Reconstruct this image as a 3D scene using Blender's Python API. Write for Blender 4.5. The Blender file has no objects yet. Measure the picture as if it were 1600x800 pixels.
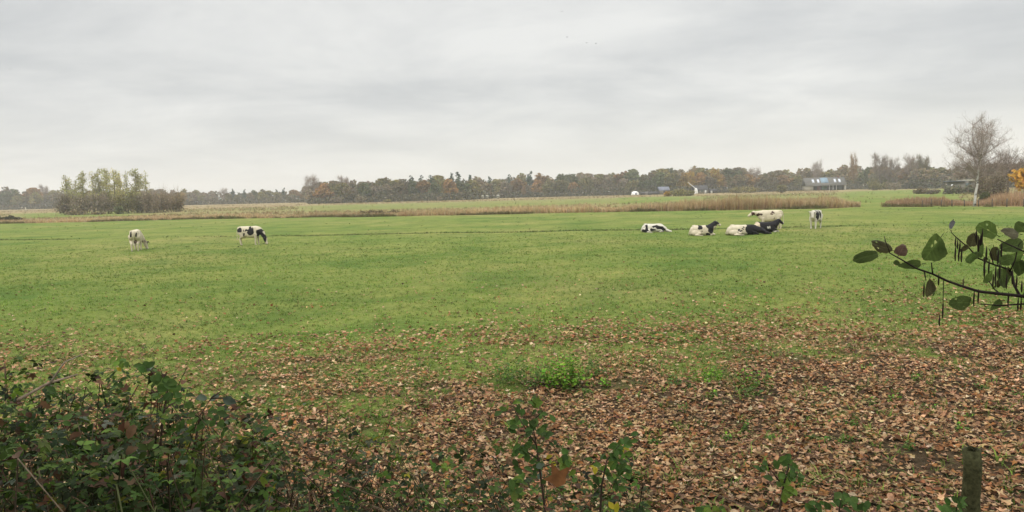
import bpy, math, random
import numpy as np
from mathutils import Vector, Matrix

sc = bpy.context.scene
col = sc.collection
rad = math.radians
rng = np.random.default_rng(7)
random.seed(7)

# ------------------------------------------------------------------ camera
H = 3.2
F = 1150.0
PITCH = math.atan(98.0 / F)
ROLL = rad(1.43)
fw = np.array([0, math.cos(PITCH), -math.sin(PITCH)])
r0 = np.array([1.0, 0, 0]); u0 = np.array([0, math.sin(PITCH), math.cos(PITCH)])
rt = math.cos(ROLL) * r0 - math.sin(ROLL) * u0
up = math.sin(ROLL) * r0 + math.cos(ROLL) * u0
cam = bpy.data.cameras.new('camera')
cam.sensor_width = 36.0
cam.lens = 36.0 * F / 1600.0
cam.clip_start = 0.05
cam.clip_end = 9000
camo = bpy.data.objects.new('camera', cam)
M3 = Matrix(((rt[0], up[0], -fw[0]), (rt[1], up[1], -fw[1]), (rt[2], up[2], -fw[2])))
camo.matrix_world = Matrix.Translation((0, 0, H)) @ M3.to_4x4()
col.objects.link(camo)
sc.camera = camo


def ray(px, py):
    return fw * F + rt * (px - 800) + up * (400 - py)


def P(px, py, y):
    d = ray(px, py)
    return np.array([0, 0, H]) + d * (y / d[1])


def G(px, py):
    d = ray(px, py)
    return np.array([0, 0, H]) + d * (-H / d[2])


def HZ(px):
    return 322 - 40.0 * px / 1600


# ------------------------------------------------------------------ world, sun, exposure
SUN_EL, SUN_AZ = 42.0, 215.0      # azimuth clockwise from +Y (north)
w = bpy.data.worlds.new('World')
sc.world = w
w.use_nodes = True
nt = w.node_tree
nt.nodes.clear()
N = nt.nodes.new
L = nt.links.new


def math_node(tree, op, a, b=None, clamp=False):
    n = tree.nodes.new('ShaderNodeMath'); n.operation = op; n.use_clamp = clamp
    for i, v in enumerate((a, b)):
        if v is None: continue
        if isinstance(v, (int, float)): n.inputs[i].default_value = v
        else: tree.links.new(v, n.inputs[i])
    return n.outputs[0]


def ramp(tree, fac, stops, interp='LINEAR'):
    n = tree.nodes.new('ShaderNodeValToRGB')
    n.color_ramp.interpolation = interp
    el = n.color_ramp.elements
    while len(el) < len(stops): el.new(0.5)
    for e, (p, c) in zip(el, stops):
        e.position = p; e.color = (c[0], c[1], c[2], 1)
    tree.links.new(fac, n.inputs[0])
    return n.outputs[0]


def mixc(tree, fac, a, b, blend='MIX'):
    n = tree.nodes.new('ShaderNodeMix'); n.data_type = 'RGBA'; n.blend_type = blend
    if isinstance(fac, (int, float)): n.inputs[0].default_value = fac
    else: tree.links.new(fac, n.inputs[0])
    for i, v in ((6, a), (7, b)):
        if isinstance(v, tuple): n.inputs[i].default_value = (v[0], v[1], v[2], 1)
        else: tree.links.new(v, n.inputs[i])
    return n.outputs[2]


def noise(tree, vec, scale, detail=4, rough=0.55, dist=0.0):
    n = tree.nodes.new('ShaderNodeTexNoise')
    n.inputs['Scale'].default_value = scale; n.inputs['Detail'].default_value = detail
    n.inputs['Roughness'].default_value = rough; n.inputs['Distortion'].default_value = dist
    if vec is not None: tree.links.new(vec, n.inputs['Vector'])
    return n.outputs[0]


sky = N('ShaderNodeTexSky'); sky.sky_type = 'NISHITA'; sky.sun_disc = False
sky.sun_elevation = rad(SUN_EL); sky.sun_rotation = rad(SUN_AZ)
tc = N('ShaderNodeTexCoord')
sx = N('ShaderNodeSeparateXYZ'); L(tc.outputs['Generated'], sx.inputs[0])
X, Y, Z = sx.outputs
zc = math_node(nt, 'MAXIMUM', Z, 0.0)
den = math_node(nt, 'ADD', zc, 0.17)
cx = N('ShaderNodeCombineXYZ')
L(math_node(nt, 'DIVIDE', X, den), cx.inputs[0]); L(math_node(nt, 'DIVIDE', Y, den), cx.inputs[1])
n1 = noise(nt, cx.outputs[0], 1.1, 7, 0.58, 0.4)
mp = N('ShaderNodeMapping'); L(cx.outputs[0], mp.inputs[0])
mp.inputs['Rotation'].default_value = (0, 0, rad(25)); mp.inputs['Scale'].default_value = (0.6, 1.15, 1)
mp.inputs['Location'].default_value = (3.1, 1.7, 0)
n2 = noise(nt, mp.outputs[0], 0.75, 6, 0.55, 0.5)
nn = math_node(nt, 'ADD', math_node(nt, 'MULTIPLY', n1, 0.5), math_node(nt, 'MULTIPLY', n2, 0.5))
cloud = ramp(nt, nn, [(0.36, (0.44, 0.455, 0.468)), (0.45, (0.52, 0.53, 0.535)), (0.52, (0.595, 0.60, 0.596)), (0.61, (0.69, 0.69, 0.675))])
hor = ramp(nt, zc, [(0.0, (1, 1, 1)), (0.05, (0.8, 0.8, 0.8)), (0.12, (0.12, 0.12, 0.12)), (0.2, (0, 0, 0))])
horf = math_node(nt, 'MULTIPLY', hor, math_node(nt, 'ADD', math_node(nt, 'MULTIPLY', X, 0.35), 0.62), True)
cloud2 = mixc(nt, horf, cloud, (0.75, 0.735, 0.68))
zb = ramp(nt, zc, [(0.0, (1, 1, 1)), (0.28, (1, 1, 1)), (0.75, (2.9, 2.9, 2.9))])
bright = mixc(nt, 1.0, cloud2, zb, 'MULTIPLY')
sc10 = mixc(nt, 1.0, bright, (10, 10, 10), 'MULTIPLY')
skymix = mixc(nt, 0.96, sky.outputs[0], sc10)
bg = N('ShaderNodeBackground'); bg.inputs['Strength'].default_value = 0.1
L(skymix, bg.inputs[0])
wo = N('ShaderNodeOutputWorld'); L(bg.outputs[0], wo.inputs[0])

sun = bpy.data.lights.new('sun', 'SUN'); sun.energy = 1.2; sun.angle = rad(25); sun.color = (1.0, 0.96, 0.9)
so = bpy.data.objects.new('sun', sun); col.objects.link(so)
az = rad(SUN_AZ); el = rad(SUN_EL)
sdir = Vector((math.sin(az) * math.cos(el), math.cos(az) * math.cos(el), math.sin(el)))
so.rotation_euler = sdir.to_track_quat('Z', 'Y').to_euler()

sc.view_settings.view_transform = 'Standard'
sc.view_settings.look = 'None'
sc.view_settings.exposure = 0.3
sc.view_settings.gamma = 1.0
sc.view_settings.use_curve_mapping = False
sc.render.engine = 'CYCLES'
sc.cycles.use_denoising = True
sc.cycles.max_bounces = 6
sc.cycles.diffuse_bounces = 3
sc.cycles.transmission_bounces = 3
sc.cycles.volume_bounces = 3
sc.cycles.caustics_reflective = False
sc.cycles.caustics_refractive = False

# ------------------------------------------------------------------ helpers
def tag(o, label=None, cat=None, group=None, kind=None):
    if label: o['label'] = label
    if cat: o['category'] = cat
    if group: o['group'] = group
    if kind: o['kind'] = kind
    return o


def empty(name, loc=(0, 0, 0), rz=0.0, scale=None):
    o = bpy.data.objects.new(name, None); col.objects.link(o)
    o.location = tuple(float(v) for v in loc); o.rotation_euler = (0, 0, rz)
    if scale is not None: o.scale = scale
    o.empty_display_size = 0.2
    return o


class MB:
    """collects triangles with a per-vertex tint"""
    def __init__(s): s.V = []; s.F = []; s.C = []; s.n = 0
    def add(s, V, Fc, C=None):
        V = np.asarray(V, float).reshape(-1, 3); Fc = np.asarray(Fc, int).reshape(-1, 3)
        if C is None: C = np.ones((len(V), 3))
        C = np.asarray(C, float)
        if C.ndim == 1: C = np.tile(C, (len(V), 1))
        s.V.append(V); s.F.append(Fc + s.n); s.C.append(C); s.n += len(V)
        return s
    def mesh(s, name, mat, smooth=False):
        V = np.concatenate(s.V); Fc = np.concatenate(s.F); C = np.concatenate(s.C)
        me = bpy.data.meshes.new(name)
        me.vertices.add(len(V)); me.vertices.foreach_set('co', V.astype(np.float32).ravel())
        me.loops.add(len(Fc) * 3); me.loops.foreach_set('vertex_index', Fc.astype(np.int32).ravel())
        me.polygons.add(len(Fc))
        me.polygons.foreach_set('loop_start', np.arange(0, len(Fc) * 3, 3, dtype=np.int32))
        me.polygons.foreach_set('loop_total', np.full(len(Fc), 3, dtype=np.int32))
        if smooth: me.polygons.foreach_set('use_smooth', np.ones(len(Fc), dtype=bool))
        a = me.attributes.new('tint', 'FLOAT_COLOR', 'POINT')
        a.data.foreach_set('color', np.concatenate([C, np.ones((len(C), 1))], 1).astype(np.float32).ravel())
        me.materials.append(mat)
        me.update(calc_edges=True)
        return me
    def build(s, name, mat, parent=None, smooth=False):
        o = bpy.data.objects.new(name, s.mesh(name, mat, smooth)); col.objects.link(o)
        if parent is not None: o.parent = parent
        return o


def rots(yaw, tilt, dirn, spin=None):
    """(N,3,3): spin about own z, tilt by 'tilt' towards heading 'dirn'"""
    n = len(yaw)
    def Rz(a):
        R = np.zeros((n, 3, 3)); c, s_ = np.cos(a), np.sin(a)
        R[:, 0, 0] = c; R[:, 0, 1] = -s_; R[:, 1, 0] = s_; R[:, 1, 1] = c; R[:, 2, 2] = 1; return R
    def Ry(a):
        R = np.zeros((n, 3, 3)); c, s_ = np.cos(a), np.sin(a)
        R[:, 0, 0] = c; R[:, 0, 2] = s_; R[:, 2, 0] = -s_; R[:, 2, 2] = c; R[:, 1, 1] = 1; return R
    return Rz(dirn) @ Ry(tilt) @ Rz(yaw - dirn)


def rand_rot(n):
    q = rng.normal(size=(n, 4)); q /= np.linalg.norm(q, axis=1)[:, None]
    w_, x, y, z = q.T
    R = np.empty((n, 3, 3))
    R[:, 0, 0] = 1 - 2 * (y * y + z * z); R[:, 0, 1] = 2 * (x * y - z * w_); R[:, 0, 2] = 2 * (x * z + y * w_)
    R[:, 1, 0] = 2 * (x * y + z * w_); R[:, 1, 1] = 1 - 2 * (x * x + z * z); R[:, 1, 2] = 2 * (y * z - x * w_)
    R[:, 2, 0] = 2 * (x * z - y * w_); R[:, 2, 1] = 2 * (y * z + x * w_); R[:, 2, 2] = 1 - 2 * (x * x + y * y)
    return R


def scatter(mb, T, pos, R, s, C):
    TV, TF = T
    pos = np.asarray(pos, float); n = len(pos); k = len(TV)
    if n == 0: return
    s = np.asarray(s, float)
    if s.ndim == 1: s = np.repeat(s[:, None], 3, 1)
    loc = TV[None] * s[:, None, :]
    V = np.einsum('nij,nkj->nki', R, loc) + pos[:, None, :]
    Fc = TF[None] + (np.arange(n) * k)[:, None, None]
    Cc = np.repeat(np.asarray(C, float), k, axis=0)
    mb.add(V.reshape(-1, 3), Fc.reshape(-1, 3), Cc)


def pick(pal, wts, n, var=0.15):
    pal = np.array(pal); wts = np.array(wts, float); wts /= wts.sum()
    c = pal[rng.choice(len(pal), n, p=wts)]
    return np.clip(c * (1 + rng.normal(0, var, (n, 1))) * (1 + rng.normal(0, var * 0.3, (n, 3))), 0.004, 0.9)


def frame(t):
    t = t / (np.linalg.norm(t) + 1e-9)
    a = np.array([0, 0, 1.0]) if abs(t[2]) < 0.9 else np.array([1.0, 0, 0])
    u = np.cross(t, a); u /= np.linalg.norm(u)
    return u, np.cross(t, u)


def tube(mb, pts, rads, C, sides=6, cap=True):
    pts = np.asarray(pts, float); n = len(pts)
    rads = np.full(n, rads) if np.isscalar(rads) else np.asarray(rads, float)
    V = []; ang = np.arange(sides) * 2 * math.pi / sides
    for i in range(n):
        t = pts[min(i + 1, n - 1)] - pts[max(i - 1, 0)]
        u, v = frame(t)
        V.append(pts[i] + rads[i] * (np.cos(ang)[:, None] * u + np.sin(ang)[:, None] * v))
    V = np.concatenate(V); Fc = []
    for i in range(n - 1):
        for j in range(sides):
            a, b = i * sides + j, i * sides + (j + 1) % sides
            Fc += [(a, b, a + sides), (b, b + sides, a + sides)]
    if cap:
        for j in range(1, sides - 1):
            Fc.append((0, j + 1, j)); o = (n - 1) * sides; Fc.append((o, o + j, o + j + 1))
    mb.add(V, Fc, C)


def box(mb, c, s, C=(1, 1, 1), rz=0.0):
    c = np.asarray(c, float); h = np.asarray(s, float) / 2
    V = np.array([[x, y, z] for x in (-1, 1) for y in (-1, 1) for z in (-1, 1)]) * h
    cs, sn = math.cos(rz), math.sin(rz)
    V = V @ np.array([[cs, sn, 0], [-sn, cs, 0], [0, 0, 1]]) + c
    Fc = [(0, 1, 3), (0, 3, 2), (4, 6, 7), (4, 7, 5), (0, 4, 5), (0, 5, 1), (2, 3, 7), (2, 7, 6), (0, 2, 6), (0, 6, 4), (1, 5, 7), (1, 7, 3)]
    mb.add(V, Fc, np.array(C, float))


def prism(mb, poly, x0, x1, C=(1, 1, 1)):
    """polygon in (y,z) extruded along x"""
    n = len(poly)
    V = [[x0, p[0], p[1]] for p in poly] + [[x1, p[0], p[1]] for p in poly]
    Fc = []
    for i in range(n):
        j = (i + 1) % n
        Fc += [(i, j, n + j), (i, n + j, n + i)]
    for i in range(1, n - 1):
        Fc += [(0, i + 1, i), (n, n + i, n + i + 1)]
    mb.add(V, Fc, np.array(C, float))


def h2(ix, iy, seed):
    v = np.sin(ix * 127.1 + iy * 311.7 + seed * 74.7) * 43758.5453
    return v - np.floor(v)


def vnoise(x, y, seed=0):
    ix, iy = np.floor(x), np.floor(y); fx, fy = x - ix, y - iy
    fx = fx * fx * (3 - 2 * fx); fy = fy * fy * (3 - 2 * fy)
    a, b = h2(ix, iy, seed), h2(ix + 1, iy, seed); c, d = h2(ix, iy + 1, seed), h2(ix + 1, iy + 1, seed)
    return (a * (1 - fx) + b * fx) * (1 - fy) + (c * (1 - fx) + d * fx) * fy


def fbm(x, y, seed=0, o=3):
    s = 0; a = 0.5; t = 0
    for i in range(o):
        s = s + a * vnoise(x * 2 ** i, y * 2 ** i, seed + i * 13); t += a; a *= 0.5
    return s / t


def sst(a, b, x):
    t = np.clip((x - a) / (b - a), 0, 1); return t * t * (3 - 2 * t)


# ------------------------------------------------------------------ materials
def leaf_mat(name, trans=0.3, rough=0.6, spec=0.25, objvar=0.0, mul=(1, 1, 1)):
    m = bpy.data.materials.new(name); m.use_nodes = True; t = m.node_tree
    b = t.nodes['Principled BSDF']; out = t.nodes['Material Output']
    at = t.nodes.new('ShaderNodeAttribute'); at.attribute_name = 'tint'
    c = at.outputs['Color']
    if mul != (1, 1, 1): c = mixc(t, 1.0, c, mul, 'MULTIPLY')
    geo = t.nodes.new('ShaderNodeNewGeometry')
    nz = noise(t, geo.outputs['Position'], 23.0, 2)
    c = mixc(t, 1.0, c, ramp(t, nz, [(0.3, (0.72, 0.72, 0.72)), (0.7, (1.28, 1.28, 1.28))]), 'MULTIPLY')
    if objvar:
        oi = t.nodes.new('ShaderNodeObjectInfo')
        c = mixc(t, 1.0, c, ramp(t, oi.outputs['Random'], [(0, (1 - objvar,) * 3), (0.5, (1, 1, 1)), (1, (1 + objvar, 1 + objvar * 0.8, 1 + objvar * 0.6))]), 'MULTIPLY')
    t.links.new(c, b.inputs['Base Color'])
    b.inputs['Roughness'].default_value = rough
    b.inputs['Specular IOR Level'].default_value = spec
    if trans > 0:
        tr = t.nodes.new('ShaderNodeBsdfTranslucent'); t.links.new(c, tr.inputs[0])
        mx = t.nodes.new('ShaderNodeMixShader'); mx.inputs[0].default_value = trans
        t.links.new(b.outputs[0], mx.inputs[1]); t.links.new(tr.outputs[0], mx.inputs[2])
        t.links.new(mx.outputs[0], out.inputs[0])
    return m


def plain_mat(name, colr, rough=0.7, nscale=8.0, amt=0.25, spec=0.3, bump=0.0, metal=0.0):
    m = bpy.data.materials.new(name); m.use_nodes = True; t = m.node_tree
    b = t.nodes['Principled BSDF']
    tcn = t.nodes.new('ShaderNodeTexCoord')
    nz = noise(t, tcn.outputs['Object'], nscale, 5, 0.6)
    c = mixc(t, 1.0, colr, ramp(t, nz, [(0.3, (1 - amt,) * 3), (0.7, (1 + amt,) * 3)]), 'MULTIPLY')
    t.links.new(c, b.inputs['Base Color'])
    b.inputs['Roughness'].default_value = rough; b.inputs['Specular IOR Level'].default_value = spec
    b.inputs['Metallic'].default_value = metal
    if bump:
        bp = t.nodes.new('ShaderNodeBump'); bp.inputs['Strength'].default_value = bump
        t.links.new(nz, bp.inputs['Height']); t.links.new(bp.outputs[0], b.inputs['Normal'])
    return m


M_leaf = leaf_mat('fresh_leaf', 0.3, 0.65, 0.15)
M_dead = leaf_mat('dead_leaf', 0.15, 0.75, 0.15)
M_grass = leaf_mat('grass_blade', 0.3, 0.6, 0.2)
M_reed = leaf_mat('dry_reed', 0.3, 0.8, 0.1)
M_crown = leaf_mat('tree_foliage', 0.2, 0.8, 0.1, objvar=0.22)
M_twig = leaf_mat('bark_twig', 0.0, 0.85, 0.1)

# ------------------------------------------------------------------ terrain
EPX = np.array([-300, 0, 150, 300, 480, 640, 800, 960, 1130, 1300, 1340, 1390, 1500, 1600, 1900], float)
EPY = np.array([353, 349.5, 346, 342.5, 339.5, 337.5, 334, 331, 328, 325.5, 323.5, 322.5, 322, 322.5, 321], float)
EP = np.array([G(a, b) for a, b in zip(EPX, EPY)])
EB = EP[:, 0] / EP[:, 1]


def edge(b):
    return np.interp(b, EB, EP[:, 1])


FPX = np.array([-200, 0, 180, 300, 480, 640, 800, 1000, 1150, 1250, 1400, 1500, 1700], float)
FPY = np.array([375, 374, 373, 370.5, 367.5, 364.2, 361.2, 358.3, 356, 354.4, 352, 350.5, 348], float)
FP = np.array([G(a, b) for a, b in zip(FPX, FPY)])
FB = FP[:, 0] / FP[:, 1]


def furrow(b):
    return np.interp(b, FB, FP[:, 1])


def gz(x, y):
    x = np.asarray(x, float); y = np.asarray(y, float)
    bank = 1.5 * (1 - sst(0.2, 6.3, y))
    near = 1 - sst(40, 70, y)
    b = (fbm(x * 1.3, y * 1.3, 3) - 0.5) * 0.10 * (0.35 + 0.65 * near) + (vnoise(x * 0.16, y * 0.16, 9) - 0.5) * 0.10
    far = 1 - sst(250, 420, np.hypot(x, y))
    fy = furrow(x / np.maximum(y, 1))
    groove = -0.12 * np.exp(-((y - fy) / 0.8) ** 2) * (y > 20) * sst(0.3, 0.7, fbm(x * 0.11, x * 0 + 5, 66))
    e = edge(x / np.maximum(y, 1))
    ditch = -0.10 * np.exp(-((y - e - 0.5) / 1.2) ** 2) * (y > 20)
    return bank + b * far + groove + ditch


def litter(x, y):
    """how thickly the fallen leaves lie (0..1)"""
    n = fbm(x * 0.35, y * 0.35, 21)
    n2 = fbm(x * 1.6, y * 1.6, 5)
    sh = np.clip((x / np.maximum(y, 4) + 0.2) * 3.5, -2.2, 1.6)       # thicker towards the right
    n3 = fbm(x * 0.9, y * 0.9, 33)
    d = 1 - sst(4.5 + sh * 0.7, 24 + sh * 1.6, y + (n - 0.5) * 8 + (n2 - 0.5) * 5)
    return np.clip(d ** 1.35 * (0.48 + 0.95 * sst(0.25, 0.62, n3 + 0.22 * d)), 0, 1)


def axis(parts):
    a = np.concatenate([np.arange(p0, p1, st) for p0, p1, st in parts]); return a


ys = np.concatenate([axis([(-60, -4, 4), (-4, 30, 0.25), (30, 80, 0.6), (80, 150, 1.2), (150, 320, 4), (320, 700, 15)]), np.geomspace(700, 2600, 18)])
xs = axis([(0, 26, 0.3), (26, 110, 1.2), (110, 220, 5), (220, 700, 20)])
xs = np.concatenate([xs, np.geomspace(700, 2600, 12)]); xs = np.concatenate([-xs[:0:-1], xs])
XX, YY = np.meshgrid(xs, ys)
x = XX.ravel(); y = YY.ravel()
z = gz(x, y)
b = x / np.maximum(y, 1)
PX = b * F + 800
e = edge(b) + (fbm(x * 0.15, y * 0.0 + 3, 4) - 0.5) * 2.5
rough = sst(-0.6, 0.8, y - e) * (y > 20)
tan = 0.72 + 0.9 * (fbm(x * 0.012, y * 0.03, 31) - 0.5) + 0.35 * (fbm(x * 0.05, y * 0.12, 37) - 0.5)
g1 = sst(430, 520, PX) * (1 - sst(1000, 1120, PX)) * sst(165, 195, y) * (1 - sst(300, 380, y))
g2 = sst(1310, 1335, PX) * (1 - sst(1490, 1530, PX)) * (1 - sst(330, 400, y))
g3 = sst(20, 40, PX) * (1 - sst(180, 260, PX)) * sst(170, 195, y) * (1 - sst(260, 300, y))
g4 = sst(960, 980, PX) * (1 - sst(1330, 1380, PX)) * sst(150, 200, y) * (1 - sst(300, 360, y)) * 0.6
tan = np.clip(tan + 0.55 * sst(280, 340, y), 0, 1)
green = np.clip(g1 * 0.62 + g2 + g3 + g4, 0, 1)
tan = np.clip(tan * (1 - green), 0, 1) * rough
lit = litter(x, y) * (y > -10)
lit = np.maximum(lit, (y < 6.5) * 1.0)
fy = furrow(b)
dark = np.exp(-((y - fy) / 0.7) ** 2) * (y > 20) * (0.15 + 0.85 * sst(0.32, 0.62, fbm(x * 0.11, x * 0 + 5, 66)))
for fpx0, fpx1, fpy in ((60, 190, 358.5), (430, 560, 361), (640, 860, 346), (770, 850, 343), (840, 1010, 350), (1060, 1180, 341), (200, 330, 352)):
    A_, B_ = G(fpx0, fpy + 1.2), G(fpx1, fpy - 1.2)
    t_ = np.clip((x - A_[0]) / (B_[0] - A_[0]), 0, 1)
    dl = np.abs(y - (A_[1] + t_ * (B_[1] - A_[1]))) + 30 * ((x < A_[0]) | (x > B_[0]))
    dark = np.maximum(dark, 0.55 * np.exp(-(dl / 0.8) ** 2) * (0.4 + 0.9 * (vnoise(x * 0.4, y * 0, 61))))
nx, ny = len(xs), len(ys)
idx = np.arange(nx * ny).reshape(ny, nx)
q = np.stack([idx[:-1, :-1], idx[:-1, 1:], idx[1:, 1:], idx[1:, :-1]], -1).reshape(-1, 4)
tri = np.concatenate([q[:, [0, 1, 2]], q[:, [0, 2, 3]]])

mg = bpy.data.materials.new('ground'); mg.use_nodes = True; t = mg.node_tree
bs = t.nodes['Principled BSDF']; bs.inputs['Roughness'].default_value = 0.9; bs.inputs['Specular IOR Level'].default_value = 0.1
at = t.nodes.new('ShaderNodeAttribute'); at.attribute_name = 'tint'
sp = t.nodes.new('ShaderNodeSeparateColor'); t.links.new(at.outputs['Color'], sp.inputs[0])
geo = t.nodes.new('ShaderNodeNewGeometry'); pos = geo.outputs['Position']
nA = noise(t, pos, 0.06, 4, 0.6); nB = noise(t, pos, 0.7, 5, 0.65); nC = noise(t, pos, 6.0, 4, 0.7); nD = noise(t, pos, 40.0, 3, 0.7)
gr = ramp(t, nA, [(0.34, (0.120, 0.176, 0.032)), (0.5, (0.162, 0.198, 0.042)), (0.66, (0.208, 0.214, 0.060))])
gr = mixc(t, 1.0, gr, ramp(t, nB, [(0.28, (0.72, 0.80, 0.7)), (0.5, (1, 1, 1)), (0.72, (1.25, 1.15, 1.2))]), 'MULTIPLY')
gr = mixc(t, 1.0, gr, ramp(t, nC, [(0.3, (0.72, 0.77, 0.72)), (0.5, (1, 1, 1)), (0.7, (1.2, 1.15, 1.2))]), 'MULTIPLY')
nE = noise(t, pos, 0.2, 5, 0.6, 0.6)
gr = mixc(t, 1.0, gr, ramp(t, nE, [(0.36, (0.70, 0.84, 0.72)), (0.5, (1, 1, 1)), (0.64, (1.22, 1.12, 1.25))]), 'MULTIPLY')
gr = mixc(t, 1.0, gr, ramp(t, nD, [(0.3, (0.7, 0.7, 0.7)), (0.7, (1.3, 1.3, 1.3))]), 'MULTIPLY')
tn = ramp(t, nB, [(0.3, (0.18, 0.14, 0.06)), (0.5, (0.27, 0.205, 0.10)), (0.7, (0.36, 0.275, 0.16))])
soil = ramp(t, nC, [(0.3, (0.022, 0.014, 0.009)), (0.55, (0.075, 0.045, 0.026)), (0.75, (0.17, 0.10, 0.06))])
c1 = mixc(t, sp.outputs[0], gr, tn)
c2 = mixc(t, math_node(t, 'MULTIPLY', sp.outputs[1], 0.95), c1, soil)
c3 = mixc(t, math_node(t, 'MULTIPLY', sp.outputs[2], 0.5), c2, (0.035, 0.045, 0.014))
t.links.new(c3, bs.inputs['Base Color'])
bp = t.nodes.new('ShaderNodeBump'); bp.inputs['Strength'].default_value = 0.9; bp.inputs['Distance'].default_value = 0.08
t.links.new(math_node(t, 'ADD', nC, math_node(t, 'MULTIPLY', nD, 0.5)), bp.inputs['Height']); t.links.new(bp.outputs[0], bs.inputs['Normal'])
mb = MB(); mb.add(np.stack([x, y, z], 1), tri, np.stack([tan, sst(0.45, 0.95, lit), np.clip(dark, 0, 1)], 1))
ground = mb.build('ground', mg, smooth=True)
tag(ground, 'flat green pasture running out to rough tan meadow', 'ground', kind='structure')

# haze
hz_m = bpy.data.materials.new('haze'); hz_m.use_nodes = True; t = hz_m.node_tree
t.nodes.remove(t.nodes['Principled BSDF'])
pv = t.nodes.new('ShaderNodeVolumePrincipled'); pv.inputs['Density'].default_value = 0.00036
pv.inputs['Color'].default_value = (0.985, 0.985, 0.985, 1); pv.inputs['Anisotropy'].default_value = 0.3
t.links.new(pv.outputs[0], t.nodes['Material Output'].inputs['Volume'])
mb = MB(); box(mb, (0, 1270, 28.5), (5240, 2700, 61.0))
hz = mb.build('haze', hz_m); tag(hz, 'thin grey autumn haze over the fields', 'haze', kind='stuff')

# ------------------------------------------------------------------ templates
def fan(outline, zf):
    O = np.array(outline, float)
    V = np.concatenate([[[0.0, O[:, 1].mean()]], O]); Zc = np.array([zf(p[0], p[1]) for p in V])
    n = len(O)
    return np.column_stack([V, Zc]), np.array([(0, 1 + i, 1 + (i + 1) % n) for i in range(n)])


def star(tips, valley, seed):
    r_ = np.random.default_rng(seed); o = []
    for i in range(tips):
        a = math.pi * 2 * i / tips + math.pi / 2
        L_ = (0.62 if i in (2, 3) else 1.0) * r_.uniform(0.8, 1.05) * 0.6
        o.append((L_ * math.cos(a), L_ * math.sin(a)))
        a2 = a + math.pi / tips
        o.append((valley * 0.6 * math.cos(a2), valley * 0.6 * math.sin(a2)))
    return o


T_lit = []
for i in range(3):
    cu = [0.9, -0.6, 0.5][i]
    T_lit.append(fan(star(5, 0.42, i), lambda X_, Y_, c=cu: c * (X_ * X_ + 0.4 * Y_ * Y_) + 0.12 * Y_))
OV = [(0, -0.5), (0.2, -0.35), (0.3, -0.05), (0.22, 0.25), (0, 0.52), (-0.22, 0.25), (-0.3, -0.05), (-0.2, -0.35)]
T_lit.append(fan(OV, lambda X_, Y_: 1.4 * X_ * X_ - 0.5 * Y_ * Y_))
OAK = [(0, -0.5), (0.12, -0.3), (0.28, -0.25), (0.16, -0.08), (0.33, 0.05), (0.18, 0.18), (0.25, 0.36), (0, 0.5), (-0.25, 0.36), (-0.18, 0.18), (-0.33, 0.05), (-0.16, -0.08), (-0.28, -0.25), (-0.12, -0.3)]
T_lit.append(fan(OAK, lambda X_, Y_: -0.8 * X_ * X_ + 0.7 * Y_ * Y_))
T_quadleaf = (np.array([[-0.35, -0.4, 0.05], [0.35, -0.3, 0.16], [0.3, 0.42, -0.02], [-0.32, 0.3, 0.2]]), np.array([(0, 1, 2), (0, 2, 3)]))
T_ovate = (np.array([[0, -0.5, 0], [0.24, -0.3, .07], [0.34, -0.02, .1], [0.2, 0.3, .05], [0, 0.56, -.06], [-0.2, 0.3, .05], [-0.34, -0.02, .1], [-0.24, -0.3, .07], [0, 0, 0.0], [0, 0.3, -.01]], float),
           np.array([(0, 1, 8), (1, 2, 8), (2, 9, 8), (2, 3, 9), (3, 4, 9), (4, 5, 9), (5, 6, 9), (6, 8, 9), (6, 7, 8), (7, 0, 8)]))
def trifol():
    V = []; Fc = []
    for a, s_ in ((0, 1.0), (1.25, 0.85), (-1.25, 0.85)):
        v = T_ovate[0] * s_ * np.array([0.95, 1, 1]); v = v + np.array([0, 0.62 * s_, 0])
        c_, n_ = math.cos(a), math.sin(a)
        v = v @ np.array([[c_, n_, 0], [-n_, c_, 0], [0, 0, 1]])
        v[:, 2] -= 0.12 * np.hypot(v[:, 0], v[:, 1]) ** 2
        Fc.append(T_ovate[1] + len(V) * 10); V.append(v)
    return np.concatenate(V), np.concatenate(Fc)
T_trifol = trifol()
T_clump = (np.array([[-0.5, -0.25, 0], [0.1, -0.5, 0.12], [0.5, 0.0, -0.05], [0.2, 0.48, 0.1], [-0.4, 0.35, -0.08], [0, 0, 0.08]]),
           np.array([(5, 0, 1), (5, 1, 2), (5, 2, 3), (5, 3, 4), (5, 4, 0)]))
def tuft(nb, spread, seed, wd=0.035):
    r_ = np.random.default_rng(seed); V = []; Fc = []
    for i in range(nb):
        a = r_.uniform(0, 6.28); l = r_.uniform(0.6, 1.1); le = r_.uniform(0.15, 1.0) * spread
        bx, by = r_.normal(0, 0.18, 2) * spread
        d = np.array([math.cos(a), math.sin(a)]); p = np.array([-d[1], d[0]])
        k = len(V)
        for s_, hh, wv in ((0, 0, 1), (le * 0.35, l * 0.6, 0.75)):
            for sg in (-1, 1):
                V.append([bx + d[0] * s_ + p[0] * wd * wv * sg, by + d[1] * s_ + p[1] * wd * wv * sg, hh])
        V.append([bx + d[0] * le, by + d[1] * le, l * (1 - 0.25 * le)])
        Fc += [(k, k + 1, k + 3), (k, k + 3, k + 2), (k + 2, k + 3, k + 4)]
    return np.array(V), np.array(Fc)
T_tuft = [tuft(7, 1.0, i) for i in range(3)]
T_reed = [tuft(5, 0.16, 10 + i, 0.008) for i in range(3)]

# ------------------------------------------------------------------ grass on the pasture
def samp_y(n, y0, y1, p):
    """depths with density per square metre falling as y**-p"""
    u = rng.random(n); k = 2 - p
    if abs(k) < 1e-6: return y0 * (y1 / y0) ** u
    return (y0 ** k + u * (y1 ** k - y0 ** k)) ** (1 / k)


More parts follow.
